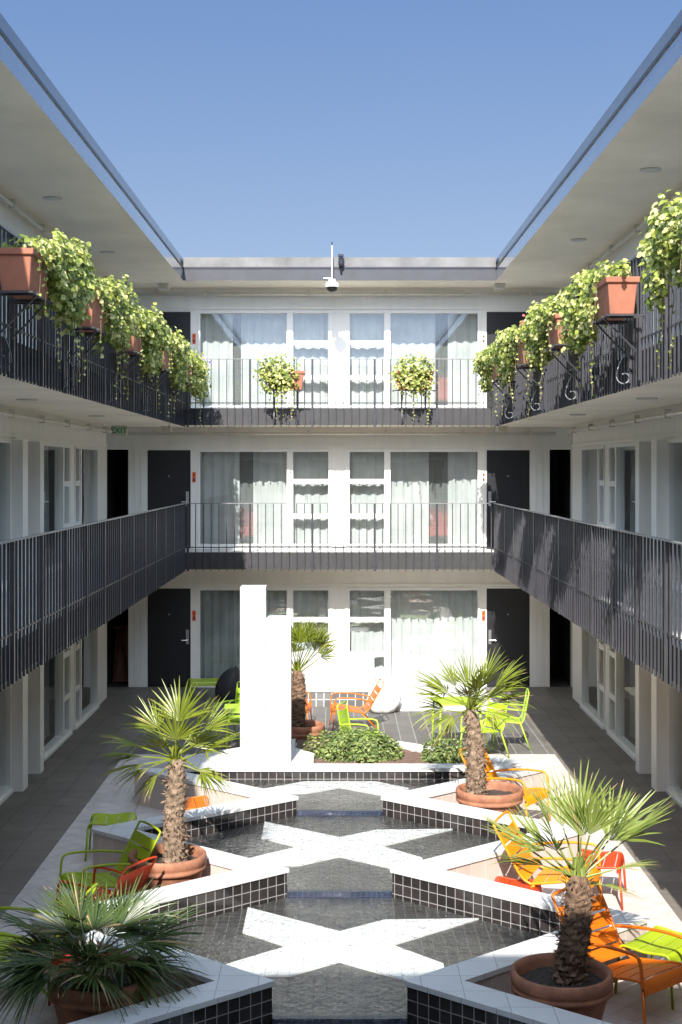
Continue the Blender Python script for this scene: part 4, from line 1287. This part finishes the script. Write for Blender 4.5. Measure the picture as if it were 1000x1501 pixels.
# ------------------------------------------------------------------ fittings
def clight(x, y, z, label):
    root = thing('ceiling_light', (x, y, z), 0, label, 'ceiling light', 'round lights on the soffits')
    MB().lathe([(0.0, -0.001), (0.125, -0.001), (0.125, -0.012), (0.11, -0.018)], 32).build('trim', 'fixture', root, smooth=False)
    MB().lathe([(0.109, -0.017), (0.09, -0.022), (0.0, -0.024)], 32).build('lens', 'lampglow', root, smooth=True)
clight(-3.75, 17.8, RB, 'round light on the left roof soffit, nearer of the two')
clight(-3.78, 22.2, RB, 'round light on the left roof soffit, farther of the two')
clight(3.67, 16.1, RB, 'round light on the right roof soffit, nearer of the two')
clight(3.68, 21.0, RB, 'round light on the right roof soffit, farther of the two')
clight(-3.7, 16.15, SB[1], 'round light under the left third-floor gallery, nearer of the two')
clight(-3.74, 21.0, SB[1], 'round light under the left third-floor gallery, farther of the two')
clight(3.58, 15.9, SB[1], 'round light under the right third-floor gallery, nearer of the two')
clight(3.58, 20.5, SB[1], 'round light under the right third-floor gallery, farther of the two')

def pipe(pts, label, r=0.028, clamps=()):
    root = thing('service_pipe', (0, 0, 0), 0, label, 'pipe', 'pipes along the soffits')
    MB().tube(pts, r, 10).build('tube', 'pipe', root, smooth=True)
    for (x, y, z, ax) in clamps:
        m = MB()
        if ax == 'x': m.box(x - 0.02, x + 0.02, y - 0.04, y + 0.04, z - 0.04, z + 0.075)
        else: m.box(x - 0.04, x + 0.04, y - 0.02, y + 0.02, z - 0.04, z + 0.075)
        m.build('clamp', 'pipe', root)
for fi, z in ((1, SB[1]), (2, RB)):
    zz = z - 0.13
    pipe([(-4.1, WY - 0.1, zz), (4.2, WY - 0.1, zz)], f'painted pipe under the far {FN[fi]}-floor soffit', 0.03, [(x, WY - 0.1, zz, 'x') for x in (-3.6, -2.6, -0.6, 0.9, 2.4, 3.7)])
    for sg, nm in ((-1, 'left'), (1, 'right')):
        pipe([(sg * (WX - 0.1), 11, zz), (sg * (WX - 0.1), 25.2, zz)], f'painted pipe at the top of the {nm} {FN[fi]}-floor wall', 0.03, [(sg * (WX - 0.1), y, zz, 'y') for y in (17.6, 19.4, 21.2, 23.0, 24.6)])

def junction(x, y, z, label):
    root = thing('junction_box', (x, y, z), 0, label, 'junction box', 'junction boxes under the soffits')
    MB().box(-0.1, 0.1, -0.08, 0.08, -0.11, -0.001).build('housing', 'pipe', root, bevel=0.008)
    MB().box(-0.07, 0.07, -0.088, -0.081, -0.09, -0.02).build('lid', 'fixture', root)
junction(-3.35, 26.0, RB, 'small cream junction box under the far left end of the roof')
junction(3.05, 26.0, RB, 'small cream junction box under the far right end of the roof')
junction(-3.3, 26.0, SB[1], 'small cream junction box under the left end of the far third-floor gallery')
junction(3.1, 26.0, SB[1], 'small cream junction box under the right end of the far third-floor gallery')

# dome camera and its mast on the far roof edge
cam_t = thing('dome_camera', (-0.14, FY - 0.16, 7.62), 0, 'white dome security camera hanging from the far roof edge on a thin mast', 'security camera')
MB().lathe([(0.0, 0.17), (0.06, 0.17), (0.075, 0.12), (0.115, 0.10), (0.125, 0.03), (0.10, 0.02)], 28).build('housing', 'whiteplastic', cam_t, smooth=False)
MB().lathe([(0.10, 0.022), (0.095, -0.02), (0.06, -0.06), (0.0, -0.075)], 28).build('dome', 'smoke', cam_t, smooth=True)
MB().tube([(0, 0, 0.17), (0, 0, 0.80)], 0.012, 8).build('mast', 'whiteplastic', cam_t)
MB().box(-0.16, -0.02, -0.01, 0.14, 0.185, 0.20).build('arm', 'whiteplastic', cam_t)
MB().lathe([(0.0, 0.80), (0.012, 0.80), (0.010, 0.87), (0.0, 0.875)], 12).build('tip', 'black', cam_t)
sp = thing('roof_spotlight', (0.03, FY - 0.06, 7.93), 0, 'small black spotlight clamped to the far roof edge', 'spotlight')
MB().tube([(0, 0.03, 0.0), (0, 0, 0.14), (0, 0, 0.34)], 0.02, 8).build('stem', 'black', sp)
MB().lathe([(0.0, 0.10), (0.045, 0.11), (0.055, 0.16), (0.055, 0.22), (0.03, 0.25), (0.0, 0.25)], 20).build('lamp_body', 'black', sp)
MB().box(-0.06, 0.045, -0.05, 0.03, 0.29, 0.345).build('visor', 'black', sp, bevel=0.006)

def exit_sign(loc, label):
    root = thing('exit_sign', loc, 0, label, 'exit sign', 'exit signs')
    MB().box(-0.145, 0.145, -0.025, 0.025, -0.19, -0.001).build('housing', 'pipe', root, bevel=0.004)
    MB().box(-0.13, 0.13, -0.029, -0.0255, -0.175, -0.018).build('face', 'signface', root)
    cu = bpy.data.curves.new('lettering', 'FONT')
    cu.body = 'EXIT'; cu.size = 0.15; cu.align_x = 'CENTER'; cu.align_y = 'CENTER'; cu.extrude = 0.002; cu.offset = 0.003
    cu.materials.append(M['signgreen'])
    tmp = bpy.data.objects.new('lettering_curve', cu); COL.objects.link(tmp)
    dg = bpy.context.evaluated_depsgraph_get()
    me = bpy.data.meshes.new_from_object(tmp.evaluated_get(dg))
    me.name = 'lettering'
    bpy.data.objects.remove(tmp)
    t = bpy.data.objects.new('lettering', me); COL.objects.link(t); t.parent = root
    t.location = (0, -0.032, -0.096); t.rotation_euler = (R(90), 0, 0)
exit_sign((-4.16, 25.75, SB[1]), 'EXIT sign in green letters under the left third-floor gallery')
exit_sign((-4.16, 25.75, RB), 'EXIT sign in green letters under the left end of the roof')
el = thing('emergency_lamp', (-4.46, 25.6, SB[1] - 0.02), 0, 'small brown twin emergency lamp left of the lower EXIT sign', 'emergency lamp')
MB().box(-0.06, 0.06, -0.03, 0.03, -0.10, 0.019).build('housing', 'fixture', el, bevel=0.005)
for sx in (-1, 1):
    MB().lathe([(0.0, 0.0), (0.035, 0.0), (0.04, 0.05), (0.0, 0.055)], 16, c=(sx * 0.085, -0.02, -0.09)).build('lamp_head', 'wood', el)

def plaque(x, fi, label, mat='plaque'):
    root = thing('number_plaque', (x, WY - 0.001, FL[fi] + 1.40), 0, label, 'plaque', 'room number plaques')
    MB().box(-0.034, 0.034, -0.012, 0.0, -0.10, 0.10).build('plate', mat, root, bevel=0.002)
    MB().box(-0.022, 0.022, -0.016, -0.0125, -0.075, -0.015).build('tile', 'plaque_dark', root)
    MB().box(-0.022, 0.022, -0.016, -0.0125, 0.02, 0.07).build('tile', 'redorange', root)
for fi in range(3):
    plaque(rx(284.5), fi, f'orange room plaque beside the left {FN[fi]}-floor black door of the far wing')
    plaque(rx(709), fi, f'room plaque beside the right {FN[fi]}-floor black door of the far wing', 'plaque' if fi == 0 else 'trim')

# ------------------------------------------------------------------ light, sky, camera
EL, AZ = R(39), R(7.2)
w = bpy.data.worlds.new('World'); scene.world = w
w.use_nodes = True
nt = w.node_tree
bg = nt.nodes['Background']
sky = nt.nodes.new('ShaderNodeTexSky')
sky.sky_type = 'NISHITA'
sky.sun_disc = False
sky.sun_elevation = EL
sky.sun_rotation = R(180) + AZ
sky.altitude = 0
sky.air_density = 1.0
sky.dust_density = 0.2
sky.ozone_density = 3.0
# look up the sky a little higher than the view direction: a clear, deep blue that stays blue towards the roofs
tcw = nt.nodes.new('ShaderNodeTexCoord')
sx = nt.nodes.new('ShaderNodeSeparateXYZ')
mz = nt.nodes.new('ShaderNodeMath'); mz.operation = 'MULTIPLY_ADD'
mz.inputs[1].default_value = 1.0; mz.inputs[2].default_value = 0.22
cx = nt.nodes.new('ShaderNodeCombineXYZ')
nm = nt.nodes.new('ShaderNodeVectorMath'); nm.operation = 'NORMALIZE'
nt.links.new(tcw.outputs['Generated'], sx.inputs[0])
nt.links.new(sx.outputs[0], cx.inputs[0]); nt.links.new(sx.outputs[1], cx.inputs[1])
nt.links.new(sx.outputs[2], mz.inputs[0]); nt.links.new(mz.outputs[0], cx.inputs[2])
nt.links.new(cx.outputs[0], nm.inputs[0]); nt.links.new(nm.outputs[0], sky.inputs['Vector'])
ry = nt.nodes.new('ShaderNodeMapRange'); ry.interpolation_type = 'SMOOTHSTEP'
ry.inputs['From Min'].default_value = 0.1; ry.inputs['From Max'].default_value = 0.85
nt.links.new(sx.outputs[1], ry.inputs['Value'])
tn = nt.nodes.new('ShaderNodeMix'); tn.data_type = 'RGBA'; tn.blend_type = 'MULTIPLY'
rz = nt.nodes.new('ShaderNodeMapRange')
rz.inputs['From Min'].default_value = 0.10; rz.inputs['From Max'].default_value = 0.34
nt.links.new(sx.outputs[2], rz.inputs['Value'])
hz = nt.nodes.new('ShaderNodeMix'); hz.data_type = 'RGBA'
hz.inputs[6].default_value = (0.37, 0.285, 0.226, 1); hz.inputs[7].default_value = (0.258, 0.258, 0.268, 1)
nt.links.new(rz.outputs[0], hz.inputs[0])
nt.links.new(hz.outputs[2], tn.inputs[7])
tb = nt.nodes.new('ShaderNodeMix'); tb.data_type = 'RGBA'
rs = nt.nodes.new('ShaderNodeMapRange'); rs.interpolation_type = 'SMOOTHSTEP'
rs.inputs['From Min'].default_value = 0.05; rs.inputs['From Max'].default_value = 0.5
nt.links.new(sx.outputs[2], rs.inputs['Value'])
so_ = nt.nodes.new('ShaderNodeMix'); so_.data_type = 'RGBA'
so_.inputs[6].default_value = (0.62, 0.56, 0.52, 1); so_.inputs[7].default_value = (2.38, 1.88, 1.34, 1)  # overhead sky multiplied up, an added fill to lift the shade
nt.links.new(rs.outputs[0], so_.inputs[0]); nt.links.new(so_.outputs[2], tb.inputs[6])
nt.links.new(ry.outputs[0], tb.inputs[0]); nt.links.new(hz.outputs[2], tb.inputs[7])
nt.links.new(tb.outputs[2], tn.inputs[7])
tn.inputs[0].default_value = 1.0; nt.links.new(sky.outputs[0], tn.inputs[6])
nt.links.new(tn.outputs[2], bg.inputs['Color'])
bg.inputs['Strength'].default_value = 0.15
sl = bpy.data.lights.new('sun', 'SUN')
sl.energy = 2.4; sl.angle = R(0.5); sl.color = (1.0, 0.95, 0.87)
so = bpy.data.objects.new('sun', sl); COL.objects.link(so)
d = Vector((math.sin(AZ) * math.cos(EL), math.cos(AZ) * math.cos(EL), -math.sin(EL)))
so.rotation_euler = d.to_track_quat('-Z', 'Y').to_euler()
so.location = (-3, -10, 20)

cd = bpy.data.cameras.new('camera')
co = bpy.data.objects.new('camera', cd); COL.objects.link(co)
co.location = (0, 0, EYE); co.rotation_euler = (R(90), 0, 0)
cd.sensor_fit = 'HORIZONTAL'; cd.sensor_width = 36; cd.lens = 72
cd.shift_x = 0.002; cd.shift_y = -0.0615
cd.clip_start = 0.05; cd.clip_end = 2000
scene.camera = co
scene.view_settings.view_transform = 'Standard'
scene.view_settings.look = 'None'
scene.view_settings.exposure = 2.2
scene.view_settings.gamma = 1
scene.cycles.max_bounces = 12
scene.cycles.diffuse_bounces = 8
scene.cycles.glossy_bounces = 4
scene.cycles.transparent_max_bounces = 16
scene.cycles.transmission_bounces = 4
scene.cycles.sample_clamp_indirect = 6
scene.cycles.use_denoising = True
scene.cycles.caustics_reflective = False
scene.cycles.caustics_refractive = False
